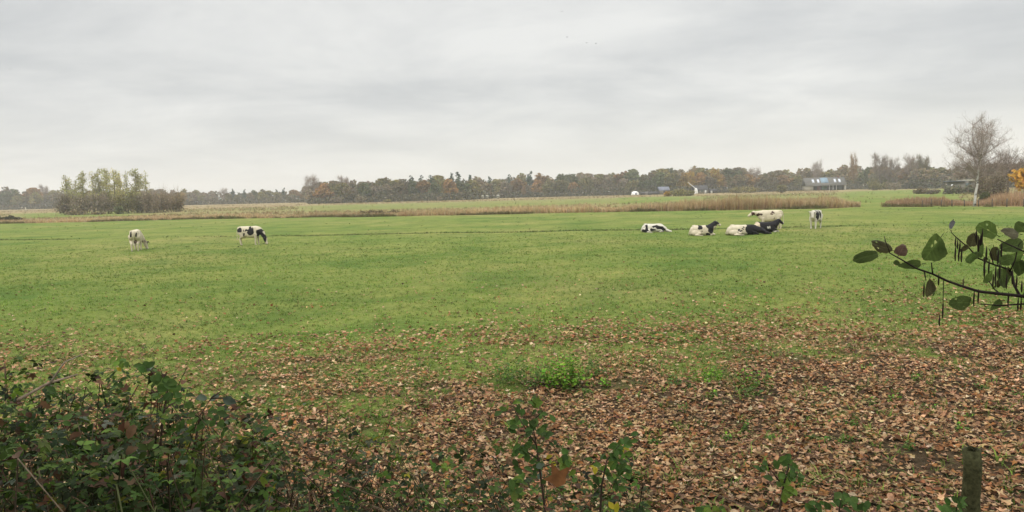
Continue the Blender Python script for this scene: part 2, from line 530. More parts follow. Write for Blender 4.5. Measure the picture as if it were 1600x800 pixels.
PAL_GR = [(0.145, 0.225, 0.032), (0.115, 0.20, 0.026), (0.18, 0.24, 0.042), (0.23, 0.235, 0.07), (0.09, 0.155, 0.03)]
W_GR = [4, 3, 3, 1.2, 1.5]
mb = MB()
n = 95000
yy = samp_y(n, 6.6, 75, 1.6); xx = (rng.random(n) * 2 - 1) * (0.80 * yy + 2)
pl = litter(xx, yy)
patch = fbm(xx * 0.9, yy * 0.9, 77)
keep = rng.random(n) < (1 - sst(30, 72, yy)) * (1 - 0.72 * pl - 0.16 * sst(0.5, 1, pl)) * (0.35 + 1.1 * patch) * 1.1
xx, yy = xx[keep], yy[keep]
hh = (0.045 + 0.05 * rng.random(len(xx)) ** 2) * (0.9 + yy / 110.0) * (1 + 0.5 * pl[keep])
ww = hh * rng.uniform(1.0, 2.2, len(xx))
pos = np.stack([xx, yy, gz(xx, yy) - 0.005], 1)
colr = pick(PAL_GR, W_GR, len(xx), 0.18) * (0.6 + 0.8 * fbm(xx * 0.25, yy * 0.25, 15))[:, None]
for i in range(3):
    m_ = np.arange(len(xx)) % 3 == i
    a = rng.random(m_.sum()) * 6.28
    scatter(mb, T_tuft[i], pos[m_], rots(a, np.zeros(len(a)), np.zeros(len(a))), np.stack([ww[m_], ww[m_], hh[m_]], 1), colr[m_])
# darker tussocks further out
n = 1300
yy = samp_y(n, 14, 118, 1.0); xx = (rng.random(n) * 2 - 1) * (0.78 * yy + 2)
ok = (fbm(xx * 0.12, yy * 0.12, 55) + 0.25 * rng.random(n) > 0.62) & (yy < edge(xx / yy) - 1)
xx, yy = xx[ok], yy[ok]; n = len(xx)
a = rng.random(n) * 6.28; s_ = rng.uniform(0.07, 0.17, n) * (1 + yy / 120)
scatter(mb, T_tuft[0], np.stack([xx, yy, gz(xx, yy)], 1), rots(a, a * 0, a * 0), np.stack([s_ * 2.4, s_ * 1.5, s_ * 0.55], 1), pick([(0.10, 0.14, 0.03), (0.105, 0.14, 0.038), (0.12, 0.155, 0.035)], [1, 1, 1], n))
tag(mb.build('grass', M_grass), 'short green grass of the pasture', 'grass', kind='stuff')

# rank grass along the furrow
mb = MB(); bb = rng.uniform(-0.78, 0.78, 5200); fyv = furrow(bb); xx = bb * fyv
ok = (0.55 * sst(0.3, 0.65, fbm(xx * 0.11, xx * 0 + 5, 66)) > rng.random(len(xx))); bb, fyv = bb[ok], fyv[ok]
yy = fyv + rng.normal(0, 0.38, len(bb)); xx = bb * yy; n = len(xx); a = rng.random(n) * 6.28; s_ = rng.uniform(0.08, 0.2, n)
scatter(mb, T_tuft[1], np.stack([xx, yy, gz(xx, yy)], 1), rots(a, a * 0, a * 0), np.stack([s_ * 1.6, s_ * 1.2, s_], 1), pick([(0.085, 0.115, 0.03), (0.10, 0.125, 0.035), (0.11, 0.10, 0.045)], [2, 2, 1], n))
tag(mb.build('rank_grass', M_grass), 'dark rank grass in the drainage furrow across the pasture', 'grass', kind='stuff')

# ------------------------------------------------------------------ leaf litter
PAL_LT = [(0.29, 0.165, 0.08), (0.40, 0.255, 0.135), (0.165, 0.075, 0.03), (0.085, 0.044, 0.024), (0.33, 0.205, 0.105), (0.46, 0.34, 0.205), (0.24, 0.108, 0.038)]
W_LT = [4, 2.6, 3, 3, 3, 0.9, 2.4]
mb = MB()
n = 100000
yy = samp_y(n, 5.5, 15, 1.0); xx = (rng.random(n) * 2 - 1) * (0.78 * yy + 2.0)
pl = litter(xx, yy); bare = fbm(xx * 1.1, yy * 1.1, 91)
keep = rng.random(n) < pl * np.where(bare < 0.30, 0.35, 1.0)
xx, yy = xx[keep], yy[keep]; n = len(xx)
th = rng.integers(0, 5, n)
tl = np.abs(rng.normal(0, 0.29, n)); dr = rng.random(n) * 6.28; yw = rng.random(n) * 6.28
sz = 0.035 + 0.075 * rng.random(n) ** 1.4
zz = gz(xx, yy) + 0.008 + rng.random(n) * 0.035 + 0.25 * sz * np.sin(tl)
colr = pick(PAL_LT, W_LT, n, 0.2) * (0.66 + 0.8 * fbm(xx * 0.7, yy * 0.7, 19))[:, None]
for i in range(5):
    m_ = th == i
    scatter(mb, T_lit[i], np.stack([xx, yy, zz], 1)[m_], rots(yw[m_], tl[m_], dr[m_]), np.stack([sz, sz, sz * rng.uniform(0.4, 1.3, n)], 1)[m_], colr[m_])
n = 130000
yy = samp_y(n, 15, 48, 2.4); xx = (rng.random(n) * 2 - 1) * (0.78 * yy + 2.0)
pl = np.maximum(litter(xx, yy), 0.028 * (1 - sst(20, 40, yy - 8 * (xx / yy))))
keep = rng.random(n) < pl
xx, yy = xx[keep], yy[keep]; n = len(xx)
tl = np.abs(rng.normal(0, 0.4, n)); dr = rng.random(n) * 6.28; yw = rng.random(n) * 6.28; sz = rng.uniform(0.05, 0.11, n)
scatter(mb, T_quadleaf, np.stack([xx, yy, gz(xx, yy) + 0.02 + rng.random(n) * 0.04], 1), rots(yw, tl, dr), sz, pick(PAL_LT, [4, 3, 3, 2, 4, 1, 3], n, 0.2))
tag(mb.build('leaf_litter', M_dead), 'brown fallen leaves covering the near end of the pasture', 'fallen leaves', kind='stuff')

# ------------------------------------------------------------------ reeds and rough edge of the pasture
PAL_RD = [(0.44, 0.32, 0.18), (0.55, 0.43, 0.26), (0.34, 0.23, 0.12), (0.48, 0.35, 0.18), (0.36, 0.31, 0.15)]


def reed_bed(name, label, px0, px1, off0, off1, htop, n, pal=PAL_RD, wts=(3, 3, 2, 2, 1), wide=1.0):
    mb = MB()
    px = rng.uniform(px0, px1, n); bb = (px - 800) / F
    y0 = edge(bb); yy = y0 + off0 + rng.random(n) ** 1.2 * (off1 - off0); xx = bb * yy
    cl = fbm(xx * 0.25, yy * 0.25, 41)
    hh = np.interp(px, *htop) * (0.25 + 0.65 * cl + 0.45 * fbm(xx * 0.9, yy * 0.5, 44)) * rng.uniform(0.5, 1.22, n)
    end = np.minimum(sst(0, 60, px - px0), sst(0, 60, px1 - px)) * (0.7 + 0.6 * rng.random(n)); hh = hh * (0.45 + 0.55 * end)
    a = rng.random(n) * 6.28
    c = pick(pal, wts, n, 0.16) * (0.75 + 0.5 * fbm(xx * 0.12, yy * 0.12, 47))[:, None]
    for i in range(3):
        m_ = np.arange(n) % 3 == i
        scatter(mb, T_reed[i], np.stack([xx, yy, gz(xx, yy) - 0.05], 1)[m_], rots(a[m_], np.abs(rng.normal(0, 0.07, m_.sum())), a[m_] * 2),
                np.stack([2.6 * wide * np.ones(n), 2.6 * wide * np.ones(n), hh], 1)[m_], c[m_])
    return tag(mb.build(name, M_reed), label, 'reeds', kind='stuff')


reed_bed('reed_bed', 'tall tan reed bed behind the cows along the pasture edge', 950, 1345, 1.0, 9, ([950, 1020, 1090, 1340], [1.25, 1.5, 1.9, 2.05]), 9500)
reed_bed('reed_bed', 'low dry reeds and grasses along the middle of the pasture edge', 440, 970, 1.0, 12, ([440, 600, 800, 970], [0.75, 0.95, 1.2, 1.35]), 9000)
reed_bed('reed_bed', 'pale dry grass strip along the left pasture edge', -60, 460, 1.0, 16, ([-60, 200, 460], [0.55, 0.75, 0.85]), 8500)
reed_bed('reed_bed', 'russet reeds left of the birch behind the wire fence', 1385, 1520, 2.5, 10, ([1385, 1400, 1440, 1520], [1.9, 2.1, 1.3, 1.5]), 3600, [(0.42, 0.28, 0.165), (0.50, 0.36, 0.23), (0.34, 0.22, 0.125)], (3, 2, 2))
reed_bed('reed_bed', 'russet reeds right of the birch behind the wire fence', 1515, 1680, 2.5, 16, ([1515, 1550, 1600, 1680], [1.2, 1.8, 2.0, 2.0]), 4600, [(0.42, 0.28, 0.165), (0.48, 0.34, 0.21), (0.35, 0.23, 0.13)], (3, 2, 2))
# darker sedge tussocks in front of the reeds
mb = MB(); n = 9000
px = rng.uniform(-60, 1680, n); bb = (px - 800) / F
den = vnoise(px * 0.022, px * 0 + 1, 71) * 0.75 + vnoise(px * 0.09, px * 0 + 4, 72) * 0.35
ok = (den > 0.50 + 0.12 * rng.random(n)) & ~((px > 1345) & (px < 1380)); px, bb, den = px[ok], bb[ok], den[ok]; n = len(px)
yy = edge(bb) + rng.uniform(-0.2, 1.6, n); xx = bb * yy; a = rng.random(n) * 6.28
hh = rng.uniform(0.2, 0.75, n) * (0.15 + 1.1 * den)
scatter(mb, T_tuft[2], np.stack([xx, yy, gz(xx, yy) - 0.03], 1), rots(a, a * 0, a * 0), np.stack([hh * 0.8, hh * 0.8, hh], 1), pick([(0.14, 0.12, 0.055), (0.19, 0.15, 0.075), (0.13, 0.14, 0.055), (0.25, 0.19, 0.095)], [2, 2, 2, 1], n))
tag(mb.build('sedge', M_reed), 'dark sedge tussocks along the foot of the reeds', 'sedge', kind='stuff')
# meadow grass beyond
mb = MB(); n = 26000
yy = samp_y(n, 105, 470, 1.2); bb = rng.uniform(-0.76, 0.76, n); xx = bb * yy; PXv = bb * F + 800
gm = ((PXv > 1310) & (PXv < 1500)) | ((PXv > 470) & (PXv < 1100) & (yy > 178) & (yy < 320)) | ((PXv > 20) & (PXv < 240) & (yy > 180) & (yy < 285))
ok = (yy > edge(bb) + 6) & (~gm | (rng.random(n) < 0.06)) & (fbm(xx * 0.03, yy * 0.05, 83) > 0.42)
xx, yy = xx[ok], yy[ok]; n = len(xx); a = rng.random(n) * 6.28; hh = rng.uniform(0.25, 0.7, n)
scatter(mb, T_tuft[1], np.stack([xx, yy, gz(xx, yy)], 1), rots(a, a * 0, a * 0), np.stack([hh * 1.3, hh * 1.3, hh], 1), pick([(0.26, 0.19, 0.10), (0.33, 0.24, 0.14), (0.20, 0.17, 0.07), (0.17, 0.10, 0.055), (0.14, 0.15, 0.05)], [3, 3, 2, 1, 2], n))
tag(mb.build('meadow_grass', M_reed), 'tall dry grass of the rough meadow beyond the reeds', 'grass', kind='stuff')

# ------------------------------------------------------------------ trees
def lobes_crown(mb, lobes, n, size, tintvar=0.28, flat=0.0):
    """leaf clumps spread through ellipsoid lobes, thicker near their surface"""
    vol = np.array([l[3] * l[4] * l[5] for l in lobes]) ** 0.75
    which = rng.choice(len(lobes), n, p=vol / vol.sum()); Lb = np.array(lobes)[which]
    d = rng.normal(size=(n, 3)); d /= np.linalg.norm(d, axis=1)[:, None]
    r_ = rng.random(n) ** 0.38 * rng.uniform(0.88, 1.14, n)
    p = Lb[:, :3] + d * r_[:, None] * Lb[:, 3:6]
    tint = np.clip(1 + rng.normal(0, tintvar, (n, 1)), 0.4, 1.9) * (1 + rng.normal(0, 0.06, (n, 3)))
    lobt = rng.uniform(0.8, 1.22, len(lobes))[which][:, None]
    scatter(mb, T_clump, p, rand_rot(n), rng.uniform(0.6, 1.35, n) * size, tint * lobt)


def limb_set(mb, h, base_r, nl, spread, top=0.9, lean=0.0, c=(1, 1, 1), start=0.3):
    tr = [(0, 0, -0.3)]; 
    for k in range(1, 6):
        f_ = k / 5; tr.append((lean * f_ * h + random.uniform(-0.1, 0.1), random.uniform(-0.1, 0.1), h * top * f_))
    tube(mb, tr, [base_r * (1.15 - 0.95 * k / 5) for k in range(6)], c, 6)
    tips = []
    for k in range(nl):
        f_ = start + (top - start - 0.1) * (k + random.random()) / nl; a = random.uniform(0, 6.28)
        L_ = spread * random.uniform(0.6, 1.0) * (1.15 - f_ * 0.6)
        p0 = np.array([lean * f_ * h, 0, h * f_]); d_ = np.array([math.cos(a), math.sin(a), random.uniform(0.35, 1.0)])
        p1 = p0 + d_ * L_ * 0.5; p2 = p1 + (d_ + np.array([0, 0, 0.35])) * L_ * 0.5
        tube(mb, [p0, p1, p2], [base_r * 0.4, base_r * 0.22, base_r * 0.08], c, 4, False); tips.append((p1, p2))
    return tips


def twigs(mb, tips, n, L_, wd, c, upw=0.5):
    """thin bare twigs as narrow bent strips round the limb ends"""
    T = (np.array([[-0.5, 0, 0], [0.5, 0, 0], [0.35, 0.1, 0.5], [-0.35, 0.1, 0.5], [0, 0.0, 1.0]]), np.array([(0, 1, 2), (0, 2, 3), (3, 2, 4)]))
    A = np.array([t_[0] for t_ in tips]); B_ = np.array([t_[1] for t_ in tips])
    k = rng.integers(0, len(A), n); f_ = rng.random((n, 1)) ** 0.7
    p = A[k] + (B_[k] - A[k]) * f_ + rng.normal(0, L_ * 0.25, (n, 3))
    dr = rng.random(n) * 6.28; tl = np.abs(rng.normal(0.9 - upw * 0.6, 0.5, n))
    scatter(mb, T, p, rots(rng.random(n) * 6.28, tl, dr), np.stack([np.full(n, wd), np.full(n, wd), rng.uniform(0.5, 1.3, n) * L_], 1), np.array(c) * np.clip(1 + rng.normal(0, 0.25, (n, 1)), 0.4, 1.8))


KC = {'olive': (0.19, 0.17, 0.068), 'russet': (0.26, 0.155, 0.062), 'brown': (0.20, 0.16, 0.09), 'green': (0.115, 0.13, 0.06), 'pine': (0.04, 0.068, 0.045),
      'ochre': (0.34, 0.22, 0.05), 'orange': (0.50, 0.29, 0.05), 'bare': (0.24, 0.19, 0.155), 'paleolive': (0.46, 0.44, 0.20), 'grey': (0.23, 0.19, 0.13)}


def crown_mat(k, objvar=0.22):
    return leaf_mat('foliage_' + k, 0.45 if k == 'paleolive' else 0.25, 0.85, 0.1, objvar=objvar, mul=KC[k])


CM = {k: crown_mat(k) for k in KC}
M_bark = plain_mat('bark', (0.10, 0.085, 0.07), 0.9, 6, 0.4, 0.1)

# master meshes for the far wood: about 10 units high, scaled per tree
def far_round(seed):
    random.seed(seed); lobes = []
    for k in range(random.randint(6, 9)):
        a = random.uniform(0, 6.28); r_ = random.uniform(0.6, 2.6); zz = random.uniform(3.0, 8.2)
        f_ = 1.0 - 0.45 * max(0, (zz - 5.5) / 4)
        lobes.append((r_ * f_ * math.cos(a), r_ * f_ * math.sin(a), zz, random.uniform(1.3, 2.2), random.uniform(1.3, 2.2), random.uniform(1.1, 1.8)))
    lobes.append((0, 0, 5, 2.2, 2.2, 2.8))
    mb = MB(); lobes_crown(mb, lobes, 900, 0.78, 0.13)
    return mb


def far_pine(seed):
    random.seed(seed); lobes = []
    for k in range(7):
        zz = 3.5 + 6.2 * k / 6; r_ = 2.0 * (1 - k / 7.5)
        lobes.append((random.uniform(-.4, .4), random.uniform(-.4, .4), zz, r_ + 0.2, r_ + 0.2, 0.75))
    mb = MB(); lobes_crown(mb, lobes, 420, 0.6, 0.2); return mb


def far_bare(seed):
    random.seed(seed); mb = MB(); mt = MB()
    tips = limb_set(mb, 10, 0.2, 30, 3.6, 0.97, 0, (0.8, 0.8, 0.8), 0.18)
    twigs(mb, tips, 1700, 1.5, 0.06, (1, 1, 1), 0.55); return mb


def trunk_far(seed):
    random.seed(seed); mt = MB(); limb_set(mt, 8, 0.24, 5, 2.2, 0.9, random.uniform(-.03, .03)); return mt


ME = {'round': [far_round(i).mesh('crown', M_crown) for i in range(7)], 'pine': [far_pine(20 + i).mesh('crown', M_crown) for i in range(3)],
      'bare': [far_bare(40 + i).mesh('crown', M_crown) for i in range(3)], 'trunk': [trunk_far(60 + i).mesh('trunk', M_bark, True) for i in range(4)]}


def far_tree(form, kind, px, D, h, wfac, label, group, name='broadleaf_tree'):
    x_ = (px - 800) / F * D
    t_ = empty(name, (x_, D, float(gz(x_, D)) - 0.1), random.uniform(0, 6.28), (h / 10 * wfac, h / 10 * wfac, h / 8.75))
    tag(t_, label, 'tree', group)
    for nm, me in (('trunk', random.choice(ME['trunk'])), ('crown', random.choice(ME[form]))):
        o = bpy.data.objects.new(nm, me); col.objects.link(o); o.parent = t_
        if nm == 'crown':
            o.material_slots[0].link = 'OBJECT'; o.material_slots[0].material = CM[kind]
    return t_


TOPX = [-60, 0, 20, 40, 60, 95, 240, 300, 320, 478, 488, 505, 530, 560, 600, 640, 680, 710, 740, 770, 800, 830, 870, 905, 930, 960, 985, 1010, 1040, 1070, 1110, 1130, 1160, 1195, 1215, 1250, 1275, 1300, 1325, 1345, 1375, 1400, 1425, 1450, 1470, 1500, 1560, 1600, 1660]
TOPY = [297, 297, 294, 296, 296, 298, 297, 297, 298, 297, 285, 282, 283, 284, 281, 279, 277.5, 276, 277, 279, 277, 273, 273, 272, 274, 271, 268, 270, 265, 266, 261, 261, 265, 270, 266, 264, 265, 265, 260, 262, 258, 262, 256, 256, 262, 262, 256, 252, 252]
DX = [-60, 100, 320, 480, 486, 740, 780, 960, 1000, 1225, 1240, 1345, 1360, 1480, 1660]
DD = [600, 600, 620, 600, 430, 440, 520, 520, 500, 500, 512, 512, 460, 400, 330]


def treetop(px, D):
    py = np.interp(px, TOPX, TOPY); return H + (HZ(px) - py) * D / F


ZONES = [(-100, 95, 'left of the poplars'), (95, 285, 'behind the poplar clump'), (285, 484, 'right of the poplars'), (484, 745, 'in the middle'),
         (745, 960, 'below the pines'), (960, 1125, 'behind the farm sheds'), (1125, 1258, 'between farmhouse and long house'), (1258, 1340, 'behind the long house'),
         (1340, 1480, 'between long house and birch'), (1480, 1700, 'behind the birch')]
DESC = {'olive': 'olive green broadleaf tree', 'russet': 'russet brown broadleaf tree', 'brown': 'grey brown broadleaf tree', 'green': 'dark green broadleaf tree', 'pine': 'dark green pine', 'ochre': 'ochre yellow broadleaf tree', 'bare': 'bare twiggy tree', 'grey': 'dull brown broadleaf tree'}


def zone(px):
    for a, b_, s_ in ZONES:
        if a <= px < b_: return s_
    return ZONES[-1][2]


random.seed(11)
px = -40
while px < 1650:
    D = float(np.interp(px, DX, DD)) + random.uniform(-8, 12)
    if not (1250 < px < 1334):
        k = random.choices(['olive', 'russet', 'brown', 'green', 'grey', 'ochre'], [4, 1.8 if px > 450 else 0.8, 3.4, 2.6, 3, 0.5])[0]
        h = treetop(px, D) * random.uniform(0.62, 0.92)
        far_tree('round', k, px, D, h, random.uniform(1.15, 1.65), '%s in the front row of the wood %s' % (DESC[k], zone(px)), 'front trees of the far wood')
    px += random.uniform(13, 23)
px = -44
while px < 1650:
    D = float(np.interp(px, DX, DD)) + random.uniform(20, 34)
    if not (345 < 0):
        pine = (635 < px < 935 and random.random() < 0.55) or (320 < px < 484 and random.random() < 0.3)
        if pine:
            far_tree('pine', 'pine', px, D, treetop(px, D) * random.uniform(0.92, 1.03), random.uniform(1.0, 1.35), 'dark green pine in the back row of the wood ' + zone(px), 'pines of the far wood', 'pine_tree')
        else:
            k = random.choices(['olive', 'russet', 'brown', 'green', 'grey', 'ochre', 'bare'], [3.4, 2.2 if px > 450 else 1.0, 3.2, 1.6, 3, 0.6, 1.6])[0]
            h = treetop(px, D) * random.uniform(0.92, 1.04)
            far_tree('bare' if k == 'bare' else 'round', k, px, D, h, random.uniform(1.0, 1.45), '%s in the back row of the wood %s' % (DESC[k], zone(px)), 'back trees of the far wood')
    px += random.uniform(11, 19)
# trees that stand out
for form, k, px, D, py, wf, lab in (
        ('bare', 'bare', 1375, 440, 252, 1.15, 'bare round-topped tree right of the long house, left of its twin'),
        ('bare', 'bare', 1397, 445, 257, 0.9, 'thin bare tree close to the right of a larger bare round-topped tree'),
        ('bare', 'bare', 1422, 430, 253.5, 1.0, 'bare round-topped tree left half of a pair halfway to the birch'),
        ('bare', 'brown', 1441, 432, 253, 1.05, 'brown round-topped tree right half of a pair halfway to the birch'),
        ('bare', 'russet', 1334, 508, 251, 0.5, 'narrow russet spire tree standing just right of the long house'),
        ('bare', 'bare', 1278, 520, 261, 0.8, 'bare pinkish tree rising over the left half of the long house roof'),
        ('round', 'ochre', 1120, 496, 263, 0.9, 'yellow topped tree above the farmhouse roof'),
        ('round', 'ochre', 1082, 494, 266, 0.75, 'orange yellow tree above the leaning white pole'),
        ('round', 'russet', 820, 505, 291, 0.8, 'small ochre tree in the front of the middle wood'),
        ('bare', 'bare', 1575, 150, 250, 1.0, 'bare brown tree just right of the birch crown'),
        ('bare', 'bare', 1608, 170, 247, 1.0, 'bare brown tree above the orange tree at the right edge')):
    far_tree(form, k, px, D, H + (HZ(px) - py) * D / F, wf, lab, None)
far_tree('round', 'orange', 1602, 130, H + (HZ(1602) - 260) * 130 / F, 1.35, 'bright orange yellow tree cut by the right edge of the view', None)

# undergrowth and depth of the wood
mb = MB(); n = 24000
px = rng.uniform(-80, 1700, n); D = np.interp(px, DX, DD) + rng.uniform(-14, 4, n)
ok = ~((px > 1245) & (px < 1340) & (D < 498)); px, D = px[ok], D[ok]; n = len(px)
xx = (px - 800) / F * D; zz = rng.random(n) ** 1.3 * 5.0 * (0.6 + 0.7 * vnoise(px * 0.05, px * 0, 3))
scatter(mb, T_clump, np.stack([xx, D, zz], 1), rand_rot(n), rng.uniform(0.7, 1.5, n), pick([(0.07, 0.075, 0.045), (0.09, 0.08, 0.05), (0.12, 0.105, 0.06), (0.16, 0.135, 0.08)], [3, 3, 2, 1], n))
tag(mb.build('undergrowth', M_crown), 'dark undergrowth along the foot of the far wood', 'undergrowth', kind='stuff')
mb = MB(); n = 15000
px = rng.uniform(-120, 1740, n); D = np.interp(px, DX, DD) + rng.uniform(38, 75, n)
top = H + (HZ(px) - np.interp(px, TOPX, TOPY)) * D / F
zz = rng.random(n) * (top - 0.6) * (0.80 + 0.2 * vnoise(px * 0.07, px * 0, 6)); xx = (px - 800) / F * D
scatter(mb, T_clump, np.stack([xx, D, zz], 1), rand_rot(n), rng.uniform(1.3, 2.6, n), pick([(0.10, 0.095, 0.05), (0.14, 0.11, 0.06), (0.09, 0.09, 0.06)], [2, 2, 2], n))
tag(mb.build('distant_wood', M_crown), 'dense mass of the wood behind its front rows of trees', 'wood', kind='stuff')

# ---- poplar clump on the left
def poplar(px, D, pytop, wpx, lab, dens=1.0, kind='paleolive'):
    h = H + (HZ(px) - pytop) * D / F; x_ = (px - 800) / F * D
    t_ = empty('poplar_tree', (x_, D, float(gz(x_, D)) - 0.1)); tag(t_, lab, 'tree', 'poplars of the left clump')
    mt = MB(); lean = random.uniform(-0.015, 0.015)
    tips = limb_set(mt, h, 0.22, 12, h * 0.12, 0.97, lean, (1, 1, 1), 0.22)
    mt.build('trunk', M_pop, t_, True)
    wm = wpx * D / F * 0.72; lobes = []
    for k in range(14):
        f_ = 0.28 + 0.70 * k / 13; rr = wm * (0.35 + 0.65 * math.sin(math.pi * min(1, (f_ - 0.15) / 0.9)) ** 0.8) * random.uniform(0.55, 0.95)
        a = random.uniform(0, 6.28)
        lobes.append((lean * h * f_ + rr * 0.5 * math.cos(a), rr * 0.5 * math.sin(a), h * f_ - 0.4, rr * 0.75, rr * 0.75, h * 0.07))
    mc = MB(); lobes_crown(mc, lobes, int(800 * dens * (wpx / 16)), 0.32, 0.22)
    twigs(mc, tips, int(500 * dens), 1.1, 0.04, (0.75, 0.7, 0.75), 0.75)
    mc.build('crown', CM[kind], t_)


M_pop = plain_mat('poplar_bark', (0.22, 0.21, 0.16), 0.9, 4, 0.3, 0.1)
random.seed(5)
PL = [(110, 232, 273, 15, 'leftmost poplar of the clump, standing apart', 0.9), (136, 230, 267.5, 19, 'second poplar from the left, broad pale crown', 0.95), (151, 234, 267, 10, 'thin poplar between two broader ones in the left half of the clump', 0.5),
      (161, 229, 264, 16, 'tall poplar left of the middle of the clump', 1.1), (173, 233, 263, 20, 'tall dense poplar at the middle of the clump', 1.2), (185, 230, 262.5, 18, 'tallest poplar just right of the middle of the clump', 1.1), (194, 235, 268, 12, 'short poplar tucked right of the tallest one', 0.7),
      (204, 231, 267, 13, 'thin sparse poplar left of the broad right hand one', 0.5), (218, 230, 264, 22, 'broad dense poplar near the right end of the clump', 1.3), (234, 233, 267, 11, 'rightmost poplar, thin and nearly bare', 0.45), (125, 236, 279, 10, 'low thin poplar between the two leftmost ones', 0.4)]
for a in PL: poplar(*a)


def shrub(px, D, pytop, wpx, kind, lab, name='willow_shrub', group=None, leafy=0.5, pybase=None, n=900):
    h = H + (HZ(px) - pytop) * D / F; x_ = (px - 800) / F * D; wm = wpx * D / F * 0.5
    t_ = empty(name, (x_, D, float(gz(x_, D)) - 0.05)); tag(t_, lab, 'shrub', group)
    ms = MB(); tips = []
    for k in range(14):
        a = random.uniform(0, 6.28); rr = wm * random.uniform(0.2, 0.95); hh = h * random.uniform(0.6, 0.97) * (1 - 0.35 * (rr / wm) ** 2)
        p0 = np.array([rr * 0.35 * math.cos(a), rr * 0.35 * math.sin(a), -0.1]); p1 = np.array([rr * 0.75 * math.cos(a), rr * 0.75 * math.sin(a), hh * 0.5]); p2 = np.array([rr * math.cos(a), rr * math.sin(a), hh])
        tube(ms, [p0, p1, p2], [0.05, 0.035, 0.012], (1, 1, 1), 4, False); tips += [(p0 * 0.6 + p1 * 0.4, p1), (p1, p2)]
    ms.build('stem', M_bark, t_)
    mc = MB()
    if leafy > 0:
        lobes = [(tp[1][0] * 0.85, tp[1][1] * 0.85, max(0.35, tp[1][2] * 0.8), wm * 0.38, wm * 0.38, h * 0.2) for tp in tips] + [(0, 0, h * 0.3, wm * 0.8, wm * 0.8, h * 0.28)]
        lobes_crown(mc, lobes, int(n * leafy), max(0.2, min(0.6, D / 600)), 0.25)
    if leafy < 1: twigs(mc, tips, int(n * (1 - leafy) * 1.6), h * 0.3, max(0.03, D / 5500), (1, 0.95, 0.95), 0.75)
    mc.build('foliage', CM[kind], t_)
    return t_


random.seed(9)
for i, (px, D, pt, wp, k, lab) in enumerate([
        (108, 224, 301, 44, 'grey', 'leftmost grey brown willow shrub at the foot of the poplars'), (138, 222, 300, 50, 'grey', 'grey brown willow shrub under the second poplar from the left'),
        (168, 224, 299, 50, 'grey', 'brown willow shrub under the middle poplars'), (205, 222, 297, 52, 'olive', 'olive tinged willow shrub under the right hand poplars'),
        (230, 226, 297, 42, 'grey', 'tall grey willow shrub below the rightmost poplar'), (254, 224, 292, 44, 'grey', 'broad tall willow shrub right of the poplars'),
        (240, 219, 296, 34, 'grey', 'tall grey willow shrub filling the gap right below the last poplar'), (277, 228, 294, 34, 'brown', 'rightmost rounded willow shrub of the poplar clump')]):
    shrub(px, D, pt, wp, k, lab, group='willow shrubs of the left clump', leafy=0.55, n=1500)
for px, pt, wp, lab in ((188, 319, 18, 'dark evergreen bush low among the poplar trunks'), (125, 328, 40, 'dark low thorn bush at the left foot of the poplar clump'), (158, 330, 26, 'dark low thorn bush under the middle poplars')):
    shrub(px, 214, pt, wp, 'green' if px == 188 else 'brown', lab, 'dark_bush', leafy=0.9, n=500)
for px, D, pt, wp, k, lab in ((1063, 330, 293.5, 28, 'olive', 'rounded olive shrub in front of the farm sheds'), (1045, 335, 296.5, 14, 'ochre', 'small yellowish shrub left of the rounded olive one'),
                              (1078, 335, 296, 20, 'olive', 'olive shrub in front of the leaning white pole'), (1170, 420, 289, 40, 'olive', 'broad olive shrub between farmhouse and long house'), (1152, 425, 291, 24, 'olive', 'low shrub left of the broad olive one'),
                              (1222, 380, 287, 22, 'olive', 'round yellowish green shrub left of the long house'), (1370, 390, 279, 36, 'olive', 'olive shrub below the bare round-topped tree'), (1395, 395, 282, 30, 'grey', 'dull shrub right of the olive one below the bare trees'),
                              (1455, 210, 294, 30, 'grey', 'brown thicket left of the low bungalow'), (1438, 220, 292, 20, 'brown', 'small brown bush at the left end of the brown thicket'), (1558, 128, 262, 46, 'grey', 'large brown thicket behind and right of the birch trunk'), (1535, 135, 268, 30, 'grey', 'brown thicket right behind the birch trunk'),
                              (1540, 110, 298, 16, 'green', 'low greenish bush at the right foot of the birch'), (565, 408, 304, 18, 'grey', 'pale round willow at the foot of the middle wood'), (528, 410, 306, 22, 'grey', 'low pale shrub left of the round willow at the middle wood'), (608, 408, 310, 14, 'olive', 'small shrub right of the pale round willow'),
                              (690, 410, 306, 10, 'grey', 'small pale bush left of the white caravans')):
    shrub(px, D, pt, wp, k, lab, 'shrub', leafy=0.7, n=700 if D > 300 else 1500)

